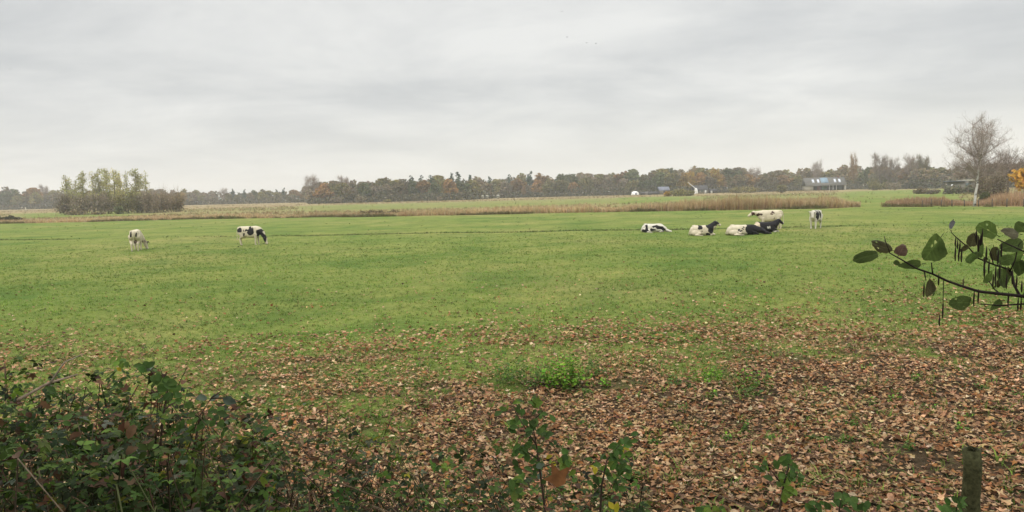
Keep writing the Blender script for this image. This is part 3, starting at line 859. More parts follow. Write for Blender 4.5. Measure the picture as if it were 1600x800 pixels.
# ---- birch
def birch():
    random.seed(23)
    b0 = G(1523, 321.5); D = b0[1]; t_ = empty('birch_tree', (b0[0], D, float(gz(b0[0], D)) - 0.05))
    tag(t_, 'tall bare birch with white trunk at the right pasture edge', 'tree')
    def Q(px, py, dy=0.0):
        return P(px, py, D + dy) - np.array([b0[0], D, 0])
    mt = MB(); W = (0.47, 0.45, 0.41)
    main = [Q(1522.3, 323), Q(1523.5, 312), Q(1524.5, 300), Q(1527, 288), Q(1527.5, 275), Q(1529, 264), Q(1530, 250), Q(1530, 235), Q(1533, 220), Q(1534, 205), Q(1535, 190)]
    tube(mt, main, [0.20, 0.165, 0.155, 0.14, 0.125, 0.11, 0.09, 0.07, 0.05, 0.03, 0.012], W, 8)
    limbs = [[Q(1529, 262), Q(1522, 246, 0.5), Q(1515, 225, 1), Q(1511, 205, 1.2)], [Q(1528, 272), Q(1516, 258, -1), Q(1502, 247, -1.5), Q(1488, 238, -1.8)], [Q(1530, 250), Q(1540, 236, -0.6), Q(1547, 220, -1), Q(1549, 203, -1)],
             [Q(1529, 260), Q(1544, 250, 1), Q(1558, 243, 1.4), Q(1571, 240, 1.6)], [Q(1530, 240), Q(1521, 222, -0.8), Q(1519, 205, -1), Q(1523, 190, -1)], [Q(1533, 222), Q(1541, 207, 0.8), Q(1545, 193, 1)],
             [Q(1529, 268), Q(1513, 263, 1.4), Q(1496, 260, 2), Q(1484, 262, 2.2)], [Q(1529, 266), Q(1546, 262, 1.5), Q(1560, 258, 2), Q(1572, 262, 2.2)], [Q(1530, 246), Q(1512, 236, 1.4), Q(1500, 226, 2), Q(1495, 214, 2.2)], [Q(1531, 243), Q(1549, 233, 0.4), Q(1560, 224, 0.6), Q(1562, 212, 0.6)],
             [Q(1529, 256), Q(1531, 240, 2), Q(1528, 222, 2.6), Q(1526, 204, 2.8)], [Q(1529, 256), Q(1534, 238, -2), Q(1537, 220, -2.6), Q(1536, 200, -2.8)]]
    limbs += [[Q(1527.5, 281), Q(1515, 276, 1), Q(1503, 275, 1.6), Q(1495, 281, 1.8)], [Q(1528, 277), Q(1541, 272, 1.2), Q(1554, 272, 1.8), Q(1563, 279, 2)], [Q(1528, 270), Q(1520, 262, 2), Q(1508, 261, 3), Q(1498, 270, 3.4)], [Q(1529, 268), Q(1541, 262, 1.4), Q(1552, 261, 2.2), Q(1561, 268, 2.6)]]
    B_ = np.array((0.36, 0.30, 0.26)); tips = []
    for l in limbs:
        tube(mt, l, np.linspace(0.075, 0.015, len(l)), B_, 5, False)
    mt.build('trunk', M_birch, t_, True)
    mc = MB()
    for l in limbs + [main[5:]]:
        for i in range(len(l) - 1):
            for k in range(7):
                p0 = l[i] + (l[i + 1] - l[i]) * random.random(); a = random.uniform(0, 6.28)
                d_ = np.array([math.cos(a), math.sin(a), random.uniform(0.1, 0.9)]) * random.uniform(0.8, 1.9)
                p1 = p0 + d_ * 0.5; p2 = p0 + d_ + np.array([0, 0, random.uniform(-0.1, 0.5)])
                tube(mc, [p0, p1, p2], [0.022, 0.016, 0.008], (0.26, 0.21, 0.18), 3, False); tips.append((p1, p2)); tips.append((p0, p1))
    twigs(mc, tips, 10500, 0.8, 0.018, (0.32, 0.26, 0.225), 0.1)
    mc.build('crown', M_twig, t_)


mbirch = bpy.data.materials.new('birch_bark'); mbirch.use_nodes = True; t = mbirch.node_tree
at = t.nodes.new('ShaderNodeAttribute'); at.attribute_name = 'tint'; tcn = t.nodes.new('ShaderNodeTexCoord')
mpn = t.nodes.new('ShaderNodeMapping'); mpn.inputs['Scale'].default_value = (1.2, 1.2, 2.6); t.links.new(tcn.outputs['Object'], mpn.inputs[0])
nz = noise(t, mpn.outputs[0], 1.6, 4, 0.7)
t.links.new(mixc(t, 1.0, at.outputs['Color'], ramp(t, nz, [(0.40, (0.12, 0.11, 0.10)), (0.48, (1, 1, 1)), (0.7, (1, 1, 1))]), 'MULTIPLY'), t.nodes['Principled BSDF'].inputs['Base Color'])
t.nodes['Principled BSDF'].inputs['Roughness'].default_value = 0.8
M_birch = mbirch
birch()

# ------------------------------------------------------------------ hedges, fence, posts
def hedge(px0, px1, D0, D1, h, cols, lab, n, size):
    mb = MB(); f_ = rng.random(n); D = D0 + (D1 - D0) * f_ + rng.normal(0, 0.8, n); xx = ((px0 + (px1 - px0) * f_) - 800) / F * D
    zz = rng.random(n) ** 0.8 * h * (0.4 + 0.4 * vnoise(f_ * 7, f_ * 0, 12) + 0.35 * vnoise(f_ * 19, f_ * 0 + 5, 13)) * np.sqrt(np.clip(np.minimum(f_, 1 - f_) * 14, 0.15, 1))
    scatter(mb, T_clump, np.stack([xx, D, zz], 1), rand_rot(n), rng.uniform(0.6, 1.3, n) * size, pick(cols, [1] * len(cols), n, 0.25))
    return tag(mb.build('hedge', M_crown), lab, 'hedge')


hedge(-30, 38, 166, 158, 1.15, [(0.05, 0.05, 0.03), (0.08, 0.06, 0.04), (0.06, 0.065, 0.03)], 'dark low hedge at the left edge beyond the pasture', 1400, 0.3)
hedge(1474, 1530, 204, 200, 2.6, [(0.19, 0.20, 0.13), (0.23, 0.22, 0.15), (0.24, 0.20, 0.14)], 'grey green hedge in front of the low bungalow', 2400, 0.35)
hedge(560, 640, 128, 126, 0.85, [(0.09, 0.08, 0.045), (0.13, 0.10, 0.06), (0.10, 0.085, 0.05)], 'low dark bramble hedge rising above the middle reeds', 1100, 0.25)

M_post = plain_mat('weathered_post', (0.12, 0.10, 0.075), 0.9, 30, 0.4, 0.1)
M_wire = plain_mat('wire', (0.25, 0.25, 0.25), 0.5, 10, 0.1, 0.5, metal=0.6)
fpts = [(1441, 322.2), (1455, 322), (1471, 321.8), (1487.5, 321.6), (1507, 321.5), (1529, 321.6), (1550, 321.8), (1573, 322), (1599, 322.2), (1625, 322)]
fb = [G(a, b_) for a, b_ in fpts]
fe = empty('wire_fence', (fb[0][0], fb[0][1], 0)); tag(fe, 'low wire fence on dark wooden posts passing the birch', 'fence')
org = fb[0] * np.array([1, 1, 0])
for p_ in fb:
    mb = MB(); hh = random.uniform(0.82, 1.0); p_ = p_ - org
    tube(mb, [p_ + (0, 0, -0.3), p_ + (random.uniform(-.03, .03), 0, hh)], [0.075, 0.07], (1, 1, 1), 7); mb.build('post', M_post, fe)
mb = MB()
for zz in (0.4, 0.75): tube(mb, [p_ - org + (0, -0.08, zz) for p_ in fb], 0.006, (1, 1, 1), 4, False)
mb.build('wire', M_wire, fe)
p_ = G(44.5, 331); p_[1] = 420; p_[0] = (44.5 - 800) / F * 420
mb = MB(); tube(mb, [(0, 0, -0.2), (0, 0, 1.0), (0.05, 0, 2.1)], [0.28, 0.3, 0.1], (1, 1, 1), 8)
mk = mb.build('marker_post', plain_mat('pale_paint', (0.55, 0.5, 0.38), 0.8)); mk.location = (p_[0], p_[1], 0); tag(mk, 'pale upright marker post in front of the left wood', 'post')

# near posts
M_mpost = plain_mat('mossy_post', (0.075, 0.075, 0.034), 0.95, 45, 0.55, 0.1, 0.5)
def round_post(px, pytop, d, r_, lab, lean):
    top = P(px, pytop, d); g = float(gz(top[0], d))
    mb = MB(); zt = top[2] - g; pts = []; rr = []
    for k in range(15):
        f_ = k / 14; pts.append((lean * f_ + 0.004 * math.sin(k * 2.1), 0.003 * math.cos(k * 1.7), -0.25 + (zt + 0.25) * f_)); rr.append(r_ * (1.05 - 0.07 * f_ + 0.02 * math.sin(k * 1.9)))
    pts += [(lean, 0, zt + 0.004), (lean, 0, zt + 0.006)]; rr += [r_ * 0.93, r_ * 0.5]
    tube(mb, pts, rr, (1, 1, 1), 20)
    o = mb.build('fence_post', M_mpost); o.location = (top[0] - lean, d, g)
    return tag(o, lab, 'post', 'near fence posts')
round_post(1519, 702, 4.1, 0.048, 'round mossy wooden post standing in the fallen leaves at lower right', -0.02)
round_post(379, 692, 4.0, 0.045, 'dark wooden post half hidden in the brambles at lower left', 0.0)

# ------------------------------------------------------------------ buildings
M_brickpale = plain_mat('pale_render', (0.36, 0.34, 0.27), 0.85, 0.8, 0.12)
M_tile = plain_mat('grey_tile', (0.115, 0.108, 0.095), 0.8, 1.2, 0.15)
M_darkwood = plain_mat('dark_boards', (0.045, 0.042, 0.045), 0.8, 1.5, 0.25)
M_redwood = plain_mat('red_boards', (0.16, 0.055, 0.045), 0.8, 1.5, 0.25)
M_glass = plain_mat('window_glass', (0.06, 0.09, 0.09), 0.12, 1.0, 0.2, 0.5)
M_skyl = plain_mat('skylight_glass', (0.6, 0.63, 0.7), 0.35, 1.0, 0.1, 0.5)
M_solar = plain_mat('solar_glass', (0.17, 0.26, 0.33), 0.5, 0.4, 0.15, 0.5)
M_white = plain_mat('white_paint', (0.78, 0.78, 0.75), 0.6, 2, 0.06)
M_greywall = plain_mat('grey_wall', (0.19, 0.175, 0.15), 0.85, 1, 0.2)
M_bluegrey = plain_mat('blue_grey_sheet', (0.14, 0.15, 0.19), 0.6, 0.6, 0.2)
M_green = plain_mat('green_frame', (0.10, 0.20, 0.12), 0.7, 1, 0.2)


def mbx(fn): m_ = MB(); fn(m_); return m_


def house():
    D = 480.0; k = D / F; rz = -math.atan2((1291.5 - 800) / F, 1) * 0.25
    x0 = (1291.5 - 800) * k; hs = empty('long_house', (x0, D, 0), rz); tag(hs, 'long low house with grey tiled roof, blue solar panel and four skylights', 'house')
    W = 59.5 * k / 2; ev = 3.75; rg = 8.5
    X_ = lambda px: (px - 1291.5) * k
    mbx(lambda m_: (box(m_, ((X_(1262) + X_(1272.5)) / 2, 4.6, 1.8), (10.5 * k, 9.2, 3.6)))).build('wall', M_brickpale, hs)
    mbx(lambda m_: (box(m_, ((X_(1272.5) + W - 0.4) / 2, 6.0, 1.8), (W - 0.4 - X_(1272.5) - 0.02, 6.4, 3.6)))).build('rear_wall', M_darkwood, hs)
    g = MB(); prism(g, [(0.1, 0), (9.1, 0), (9.1, ev), (4.6, rg - 0.35), (0.1, ev)], W - 0.38, W + 0.05); g.build('gable_wall', M_white, hs)
    r_ = MB(); prism(r_, [(-0.7, ev - 0.35), (4.6, rg), (9.9, ev - 0.35), (9.9, ev - 0.6), (4.6, rg - 0.28), (-0.7, ev - 0.6)], -W - 0.5, W + 0.45); rf = r_.build('roof', M_tile, hs)
    def slope(px0, px1, py0, py1, nm, mt):
        # a panel lying on the front slope
        z0, z1 = H + (HZ(1291) - py1) * k, H + (HZ(1291) - py0) * k
        f0, f1 = (z0 - ev + 0.35) / (rg - ev + 0.35), (z1 - ev + 0.35) / (rg - ev + 0.35)
        y0_, y1_ = -0.7 + 5.3 * f0, -0.7 + 5.3 * f1
        m_ = MB(); prism(m_, [(y0_, z0 + 0.02), (y1_, z1 + 0.02), (y1_ - 0.05, z1 + 0.12), (y0_ - 0.05, z0 + 0.12)], X_(px0), X_(px1)); m_.build(nm, mt, rf)
    slope(1284.8, 1296.2, 277.9, 285.8, 'solar_panel', M_solar)
    for px in (1271.8, 1279.6, 1304.8, 1311.6): slope(px, px + 3.2, 280.2, 285.2, 'skylight', M_skyl)
    box_ = lambda nm, px0, px1, z0, z1, mt, yv=2.72: mbx(lambda m_: box(m_, ((X_(px0) + X_(px1)) / 2, yv, (z0 + z1) / 2), (X_(px1) - X_(px0), 0.12, z1 - z0))).build(nm, mt, hs)
    box_('door', 1280, 1285.5, 0, 3.0, M_redwood); box_('window', 1287, 1295, 0.6, 2.9, M_green); box_('window', 1309, 1318, 0.5, 2.8, M_glass)
    for px in (1296.5, 1302, 1307): box_('porch_post', px, px + 0.6, 0, 3.2, M_white, 0.3)
    box_('gutter', 1262, 1320, 3.12, 3.3, M_greywall, -0.78)
    c = MB(); box(c, (X_(1313), 4.6, 8.6), (0.9, 0.9, 1.1)); c.build('chimney', M_redwood, rf)


house()


def gabled(name, lab, cat, px0, px1, D, pye, pyr, dep, mw, mr, extra=None):
    k = D / F; xm = (px0 + px1) / 2; o = empty(name, ((xm - 800) * k, D, 0)); tag(o, lab, cat)
    W = (px1 - px0) * k / 2; ev = H + (HZ(xm) - pye) * k; rg = H + (HZ(xm) - pyr) * k
    g = MB(); prism(g, [(0, -0.1), (dep, -0.1), (dep, ev), (dep / 2, rg - 0.2), (0, ev)], -W, W); g.build('wall', mw, o)
    r_ = MB(); prism(r_, [(-0.4, ev - 0.1), (dep / 2, rg), (dep + 0.4, ev - 0.1), (dep + 0.4, ev - 0.3), (dep / 2, rg - 0.18), (-0.4, ev - 0.3)], -W - 0.3, W + 0.3); r_.build('roof', mr, o)
    for nm, a, b_, z0, z1, mt in (extra or []):
        m_ = MB(); box(m_, (a * W, -0.05, (z0 + z1) / 2), (b_, 0.14, z1 - z0)); m_.build(nm, mt, o)
    return o


gabled('farm_shed', 'grey farm shed with pale blue grey roof left of the farmhouse', 'shed', 1032, 1048, 478, 297, 291.6, 8, M_greywall, M_bluegrey, [('door', 0.1, 2.4, 0, 2.4, M_darkwood)])
gabled('low_shed', 'long low dark shed right of the white dome tent', 'shed', 1003.5, 1031, 476, 301.5, 299.3, 5, M_darkwood, M_darkwood, [('door', -0.4, 2.0, 0, 1.8, M_greywall)])
gabled('farmhouse', 'farmhouse with dark roof and grey walls right of the leaning white pole', 'house', 1087, 1108, 476, 296.3, 289.5, 8, M_greywall, M_darkwood, [('window', -0.5, 1.3, 1.0, 2.2, M_glass), ('window', 0.1, 1.3, 1.0, 2.2, M_glass), ('door', 0.6, 1.0, 0, 2.1, M_white)])
gabled('black_barn', 'small black barn right of the farmhouse', 'barn', 1111.5, 1122, 480, 297.5, 295, 6, M_darkwood, M_darkwood, [('door', -0.7, 1.2, 0, 1.9, M_white)])
# white heap / tarpaulin, pole, dome tent, caravans
def dome(name, lab, cat, px, D, wpx, hpx, base, mat, parts=None):
    k = D / F; mb = MB(); nu, nv = 20, 8; V = []; Fc = []
    for i in range(nv + 1):
        ph = math.pi / 2 * i / nv
        for j in range(nu):
            a = 2 * math.pi * j / nu; sw = 1 + 0.06 * math.sin(3 * a + i)
            V.append((wpx * k / 2 * math.cos(ph) ** 0.7 * math.cos(a) * sw, wpx * k / 2 * 0.8 * math.cos(ph) ** 0.7 * math.sin(a) * sw, hpx * k * math.sin(ph)))
    for i in range(nv):
        for j in range(nu):
            a, b_ = i * nu + j, i * nu + (j + 1) % nu; Fc += [(a, b_, b_ + nu), (a, b_ + nu, a + nu)]
    mb.add(V, Fc); return mb, ((px - 800) * k, D, base)
mb, lc = dome('t', '', '', 994, 470, 12.5, 5.6, 0, None)
te = empty('dome_tent', (lc[0], lc[1], 0.25)); tag(te, 'white dome tent in front of the wood left of the farm sheds', 'tent'); mb.build('cover', M_white, te, True)
k = 470 / F; m_ = MB(); box(m_, (0.25, -2.08, 0.65), (0.9, 0.15, 1.5)); m_.build('door', M_bluegrey, te)
mb, lc = dome('t', '', '', 1089, 468, 7, 6.5, 0, None); o = mb.build('tarpaulin', M_white, None, True); o.location = (lc[0], lc[1], 1.6); o.location.z = 0.0; o.scale = (0.8, 0.8, 1.4)
tag(o, 'heap under a white tarpaulin beside the farmhouse', 'tarpaulin')
A_, B_ = P(1086, 294, 466), P(1074.5, 284.5, 466); foot = P(1089.5, 302, 466); foot[2] = -0.2
mb = MB(); tube(mb, [foot - A_, (0, 0, 0), B_ - A_], [0.2, 0.16, 0.12], (1, 1, 1), 6); o = mb.build('leaning_pole', M_white); o.location = A_; tag(o, 'leaning white pole beside the farmhouse', 'pole')


def caravan(px, D, wpx, lab):
    k = D / F; o = empty('caravan', ((px - 800) * k, D, 0)); tag(o, lab, 'caravan', 'white caravans at the foot of the middle wood'); W = wpx * k / 2
    m_ = MB(); prism(m_, [(0, 0.5), (2.1, 0.5), (2.1, 2.2), (1.8, 2.5), (0.3, 2.5), (0, 2.2)], -W, W); m_.build('body', M_brickpale, o)
    m_ = MB(); box(m_, (-0.1, -0.01, 1.6), (W * 1.1, 0.06, 0.55)); m_.build('window', M_glass, o)
    for sgn in (0.2, 1.9):
        m_ = MB(); tube(m_, [(0, sgn - 0.08, 0.3), (0, sgn + 0.08, 0.3)], 0.3, (1, 1, 1), 10); m_.build('wheel', M_darkwood, o)
for a in ((756.5, 424, 3.2, 'left white caravan of the pair at the foot of the middle wood'), (763.5, 427, 3.6, 'right white caravan of the close pair'), (780.5, 424, 4.4, 'white caravan standing apart right of the pair')): caravan(*a)

# bungalow by the birch
D = 235.0; k = D / F
bo = empty('bungalow', ((1508 - 800) * k, D, 0)); tag(bo, 'low dark bungalow with white roof edge behind the birch', 'bungalow')
m_ = MB(); box(m_, (2 * k, 3, 1.7), (26 * k, 6, 3.4)); m_.build('wall', M_greywall, bo)
m_ = MB(); box(m_, (10 * k, 2.6, 3.65), (9.5 * k, 7.4, 0.55)); m_.build('roof', M_brickpale, bo)
m_ = MB(); box(m_, (-8.2 * k, 2.6, 3.52), (16 * k, 7.0, 0.22)); m_.build('porch_roof', M_bluegrey, bo)
m_ = MB(); box(m_, (5 * k, -0.06, 2.2), (8 * k, 0.1, 1.2)); m_.build('window', M_glass, bo)
m_ = MB(); box(m_, (0, 0, 1.25), (0.35, 0.3, 2.7)); o = m_.build('gate_post', M_white); o.location = ((1488 - 800) * 208 / F, 208, 0); tag(o, 'white gate post left of the low bungalow', 'post')

# ------------------------------------------------------------------ cows
def ell(mb, c, r_, nu=16, nv=10):
    V = []; Fc = []
    for i in range(nv + 1):
        ph = math.pi * (i / nv - 0.5)
        for j in range(nu):
            a = 2 * math.pi * j / nu
            V.append((c[0] + r_[0] * math.cos(ph) * math.cos(a), c[1] + r_[1] * math.cos(ph) * math.sin(a), c[2] + r_[2] * math.sin(ph)))
    for i in range(nv):
        for j in range(nu):
            a, b_ = i * nu + j, i * nu + (j + 1) % nu; Fc += [(a, b_, b_ + nu), (a, b_ + nu, a + nu)]
    mb.add(V, Fc)


def loft(mb, st, sides=18, ex=0.8):
    V = []; Fc = []
    for (x_, z_, w_, h_) in st:
        for j in range(sides):
            a = 2 * math.pi * j / sides; c, s_ = math.cos(a), math.sin(a)
            V.append((x_, w_ * math.copysign(abs(c) ** ex, c), z_ + h_ * math.copysign(abs(s_) ** ex, s_)))
    n = len(st)
    for i in range(n - 1):
        for j in range(sides):
            a, b_ = i * sides + j, i * sides + (j + 1) % sides; Fc += [(a, b_, b_ + sides), (a, b_ + sides, a + sides)]
    for j in range(1, sides - 1): Fc += [(0, j + 1, j), ((n - 1) * sides, (n - 1) * sides + j, (n - 1) * sides + j + 1)]
    mb.add(V, Fc)


def chain(mb, pts, rr):
    tube(mb, pts, rr, (1, 1, 1), 12)
    for p_, r_ in zip(pts, rr): ell(mb, p_, (r_, r_, r_), 12, 8)


def head(mb, poll, muz, side=np.array([0, 1.0, 0])):
    poll, muz = np.array(poll, float), np.array(muz, float); d = muz - poll; d /= np.linalg.norm(d)
    L_ = np.linalg.norm(muz - poll)
    chain(mb, [poll, poll + d * L_ * 0.35, poll + d * L_ * 0.75, muz], [0.135, 0.13, 0.095, 0.09])
    up_ = np.cross(d, side); up_ /= np.linalg.norm(up_)
    if up_[2] < -0.2: up_ = -up_
    ell(mb, poll + up_ * 0.06, (0.09, 0.09, 0.09), 10, 6)
    for s_ in (-1, 1):                                                # ears
        e0 = poll + side * 0.11 * s_ + up_ * 0.04
        chain(mb, [e0, e0 + side * 0.10 * s_ - d * 0.02, e0 + side * 0.19 * s_ - np.array([0, 0, 0.03])], [0.03, 0.05, 0.02])


def stand_cow(neck_pts, neck_r, poll, muz, step=0.0, headside=np.array([0, 1.0, 0])):
    mb = MB()
    loft(mb, [(-.86, 1.10, .10, .14), (-.80, 1.10, .22, .22), (-.62, 1.05, .285, .31), (-.35, .98, .31, .385), (0, .94, .335, .425), (.3, .94, .31, .42), (.55, .97, .255, .385), (.74, 1.0, .18, .28), (.84, 1.02, .10, .18)])
    ell(mb, (-.62, .17, 1.27), (.16, .08, .06)); ell(mb, (-.62, -.17, 1.27), (.16, .08, .06)); ell(mb, (.42, 0, 1.3), (.25, .09, .08))
    chain(mb, neck_pts, neck_r); head(mb, poll, muz, headside)
    for s_ in (-1, 1):
        q_ = step * s_
        chain(mb, [(.50, .17 * s_, .80), (.52 + q_ * .5, .17 * s_, .44), (.51 + q_, .17 * s_, .09)], [.13, .068, .046]); ell(mb, (.54 + q_, .17 * s_, .035), (.075, .055, .045))
        chain(mb, [(-.60, .17 * s_, .92), (-.50 - q_ * .3, .19 * s_, .64), (-.70 - q_, .17 * s_, .47), (-.66 - q_, .17 * s_, .09)], [.20, .13, .065, .047]); ell(mb, (-.63 - q_, .17 * s_, .035), (.075, .055, .045))
    chain(mb, [(-.84, 0, 1.22), (-.93, .01, 1.0), (-.93, .02, .6), (-.92, .03, .42)], [.04, .026, .024, .045])
    ell(mb, (-.40, 0, .60), (.16, .13, .12))
    return mb


def lying_cow(neck_pts, neck_r, poll, muz, headside=np.array([0, 1.0, 0])):
    mb = MB()
    loft(mb, [(-.92, .28, .14, .16), (-.84, .36, .28, .29), (-.62, .42, .38, .40), (-.35, .42, .42, .42), (0, .41, .43, .41), (.3, .42, .39, .42), (.55, .45, .30, .40), (.74, .50, .2, .31), (.84, .52, .11, .2)])
    chain(mb, neck_pts, neck_r); head(mb, poll, muz, headside)
    ell(mb, (-.58, 0, .78), (.17, .16, .09))
    ell(mb, (-.48, -.34, .24), (.36, .16, .24)); ell(mb, (-.48, .30, .22), (.34, .16, .2))
    for s_ in (-1, 1):
        chain(mb, [(.50, .2 * s_, .30), (.86, .24 * s_, .10), (.62, .27 * s_, .055)], [.13, .075, .05]); ell(mb, (.56, .27 * s_, .05), (.08, .05, .045))
    chain(mb, [(-.25, -.45, .2), (-.55, -.56, .08), (-.15, -.60, .055)], [.12, .065, .05]); ell(mb, (-.08, -.60, .05), (.08, .055, .045))
    chain(mb, [(-.9, 0, .40), (-1.0, .05, .15), (-.9, .2, .05), (-.7, .45, .04)], [.045, .03, .025, .04])
    return mb


M_cow = bpy.data.materials.new('cow_coat'); M_cow.use_nodes = True; t = M_cow.node_tree
at = t.nodes.new('ShaderNodeAttribute'); at.attribute_name = 'tint'
bs = t.nodes['Principled BSDF']; tcn = t.nodes.new('ShaderNodeTexCoord')
t.links.new(mixc(t, 1.0, at.outputs['Color'], ramp(t, noise(t, tcn.outputs['Object'], 5, 4), [(0.3, (0.82, 0.80, 0.76)), (0.7, (1.08, 1.07, 1.06))]), 'MULTIPLY'), bs.inputs['Base Color'])
bs.inputs['Roughness'].default_value = 0.75; bs.inputs['Specular IOR Level'].default_value = 0.2


def make_cow(mb, patches, base, loc, rz, sc_, lab, black=(0.014, 0.013, 0.015)):
    me = mb.mesh('tmp', M_cow); o = bpy.data.objects.new('tmp', me); col.objects.link(o)
    md = o.modifiers.new('r', 'REMESH'); md.mode = 'VOXEL'; md.voxel_size = 0.022
    sm = o.modifiers.new('s', 'SMOOTH'); sm.factor = 0.5; sm.iterations = 4
    dg = bpy.context.evaluated_depsgraph_get(); dg.update()
    me2 = bpy.data.meshes.new_from_object(o.evaluated_get(dg)); bpy.data.objects.remove(o)
    me2.name = 'cow'
    n = len(me2.vertices); V = np.empty(n * 3, np.float32); me2.vertices.foreach_get('co', V); V = V.reshape(-1, 3).astype(float)
    wv = np.stack([vnoise(V[:, 0] * 6 + V[:, 2] * 5, V[:, 1] * 6 + 3, 1), vnoise(V[:, 1] * 6 + V[:, 2] * 4, V[:, 0] * 5, 2), vnoise(V[:, 2] * 6, V[:, 0] * 6 + V[:, 1] * 3, 3)], 1) - 0.5
    q_ = V + wv * 0.16
    C = np.tile(np.array(base, float), (n, 1)); 
    for (c, r_, k) in patches:
        m_ = (((q_ - np.array(c)) / np.array(r_)) ** 2).sum(1) < 1
        C[m_] = black if k == 1 else (base if k == 0 else k)
    hoof = (V[:, 2] < 0.06) & (np.abs(V[:, 1]) > 0.05) & (V[:, 2] > -1)
    C[hoof] = C[hoof] * 0.55 + np.array((0.03, 0.025, 0.02))
    for a in list(me2.attributes):
        if a.name == 'tint': me2.attributes.remove(a)
    a = me2.attributes.new('tint', 'FLOAT_COLOR', 'POINT'); a.data.foreach_set('color', np.concatenate([C, np.ones((n, 1))], 1).astype(np.float32).ravel())
    me2.polygons.foreach_set('use_smooth', np.ones(len(me2.polygons), dtype=bool))
    ob = bpy.data.objects.new('cow', me2); col.objects.link(ob); ob.location = (loc[0], loc[1], float(gz(loc[0], loc[1])) - 0.03); ob.rotation_euler = (0, 0, rz); ob.scale = sc_ if isinstance(sc_, tuple) else (sc_,) * 3
    return tag(ob, lab, 'cow', 'cows on the pasture')


CRM = (0.56, 0.50, 0.38); WHT = (0.58, 0.55, 0.48)
GN = ([(.70, 0, 1.05), (.95, 0, .82), (1.12, 0, .52)], [.24, .18, .13]); 
# grazing, side view, facing right
p_ = G(391, 382.5)
make_cow(stand_cow([(.66, 0, 1.08), (.92, 0, .86), (1.08, 0, .55)], [.25, .19, .13], (1.10, 0, .50), (1.22, 0, .10), 0.05),
         [((-.66, -.2, 1.1), (.17, .4, .17), 1), ((-.32, -.3, 1.08), (.05, .3, .09), 1), ((-.34, -.3, .78), (.06, .3, .09), 1), ((.16, -.2, 1.0), (.24, .5, .27), 1), ((-.08, -.3, 1.12), (.12, .35, .09), 1), ((.22, -.2, 1.22), (.07, .3, .12), 1), ((.38, -.2, 1.18), (.05, .3, .11), 1),
          ((.92, -.1, .78), (.30, .5, .38), 1), ((.78, -.2, .96), (.18, .4, .22), 1), ((1.12, 0, .40), (.2, .3, .24), 1), ((1.30, 0, .36), (.11, .08, .34), 0), ((1.16, 0, .9), (.14, .3, .17), 0)], CRM, p_, rad(-4), 1.0, 'black and white cow grazing side-on, head down to the right')
# grazing, seen from behind
p_ = G(214, 392)
make_cow(stand_cow([(.66, 0, 1.08), (.90, -.14, .84), (1.0, -.30, .52)], [.25, .19, .13], (1.02, -.34, .48), (1.06, -.44, .09), 0.06, np.array([0.4, 0.9, 0.0])),
         [((-.82, .16, 1.12), (.18, .08, .17), 1), ((-.82, -.12, 1.08), (.18, .06, .16), 1), ((.0, -.3, 1.22), (.10, .16, .07), 1), ((-.4, 0, .58), (.3, .2, .16), (.20, .15, .12)), ((1.0, -.34, .55), (.2, .1, .2), (.25, .2, .16)), ((1.04, -.55, .45), (.12, .12, .12), 1)], CRM, p_, rad(108), 1.04, 'cream cow grazing with its rump turned to the viewer, far left')  # brown patch round the udder is painted-in shade between the hind legs
# lying, leftmost, head stretched low to the right
p_ = G(1020, 362.3)
make_cow(lying_cow([(.62, 0, .55), (.95, -.06, .38), (1.12, -.1, .2)], [.27, .19, .13], (1.14, -.1, .19), (1.48, -.16, .08)),
         [((-.5, -.2, .5), (.13, .5, .28), 1), ((-.62, -.4, .2), (.28, .5, .13), 1), ((-.02, -.4, .26), (.26, .4, .12), 1), ((.26, -.3, .58), (.36, .5, .13), 1), ((.62, -.2, .45), (.34, .5, .17), 1), ((.88, -.1, .30), (.2, .4, .18), 1)], WHT, p_, rad(-12), (0.92, 0.9, 0.80), 'leftmost lying cow, white with black patches, head flat on the grass')
# lying, head up
p_ = G(1097, 366.8)
make_cow(lying_cow([(.58, 0, .60), (.82, 0, .80), (.94, 0, .98)], [.31, .25, .18], (.98, 0, 1.04), (1.30, 0, .82)),
         [((-.22, -.25, .64), (.18, .5, .19), 1), ((.30, -.2, .72), (.1, .4, .15), 1), ((.58, -.1, .58), (.28, .6, .40), 1), ((.36, -.4, .1), (.2, .4, .12), 1), ((.86, 0, .95), (.27, .4, .30), 1), ((1.08, 0, 1.04), (.19, .3, .18), 1), ((1.36, 0, .88), (.15, .3, .15), 0), ((1.08, -.0, 1.26), (.06, .08, .13), 0), ((-.1, -.4, .35), (.04, .3, .04), 1)], CRM, p_, rad(-6), (0.93, 0.9, 0.88), 'lying cow with raised black head and white rump, second from the left of the group')
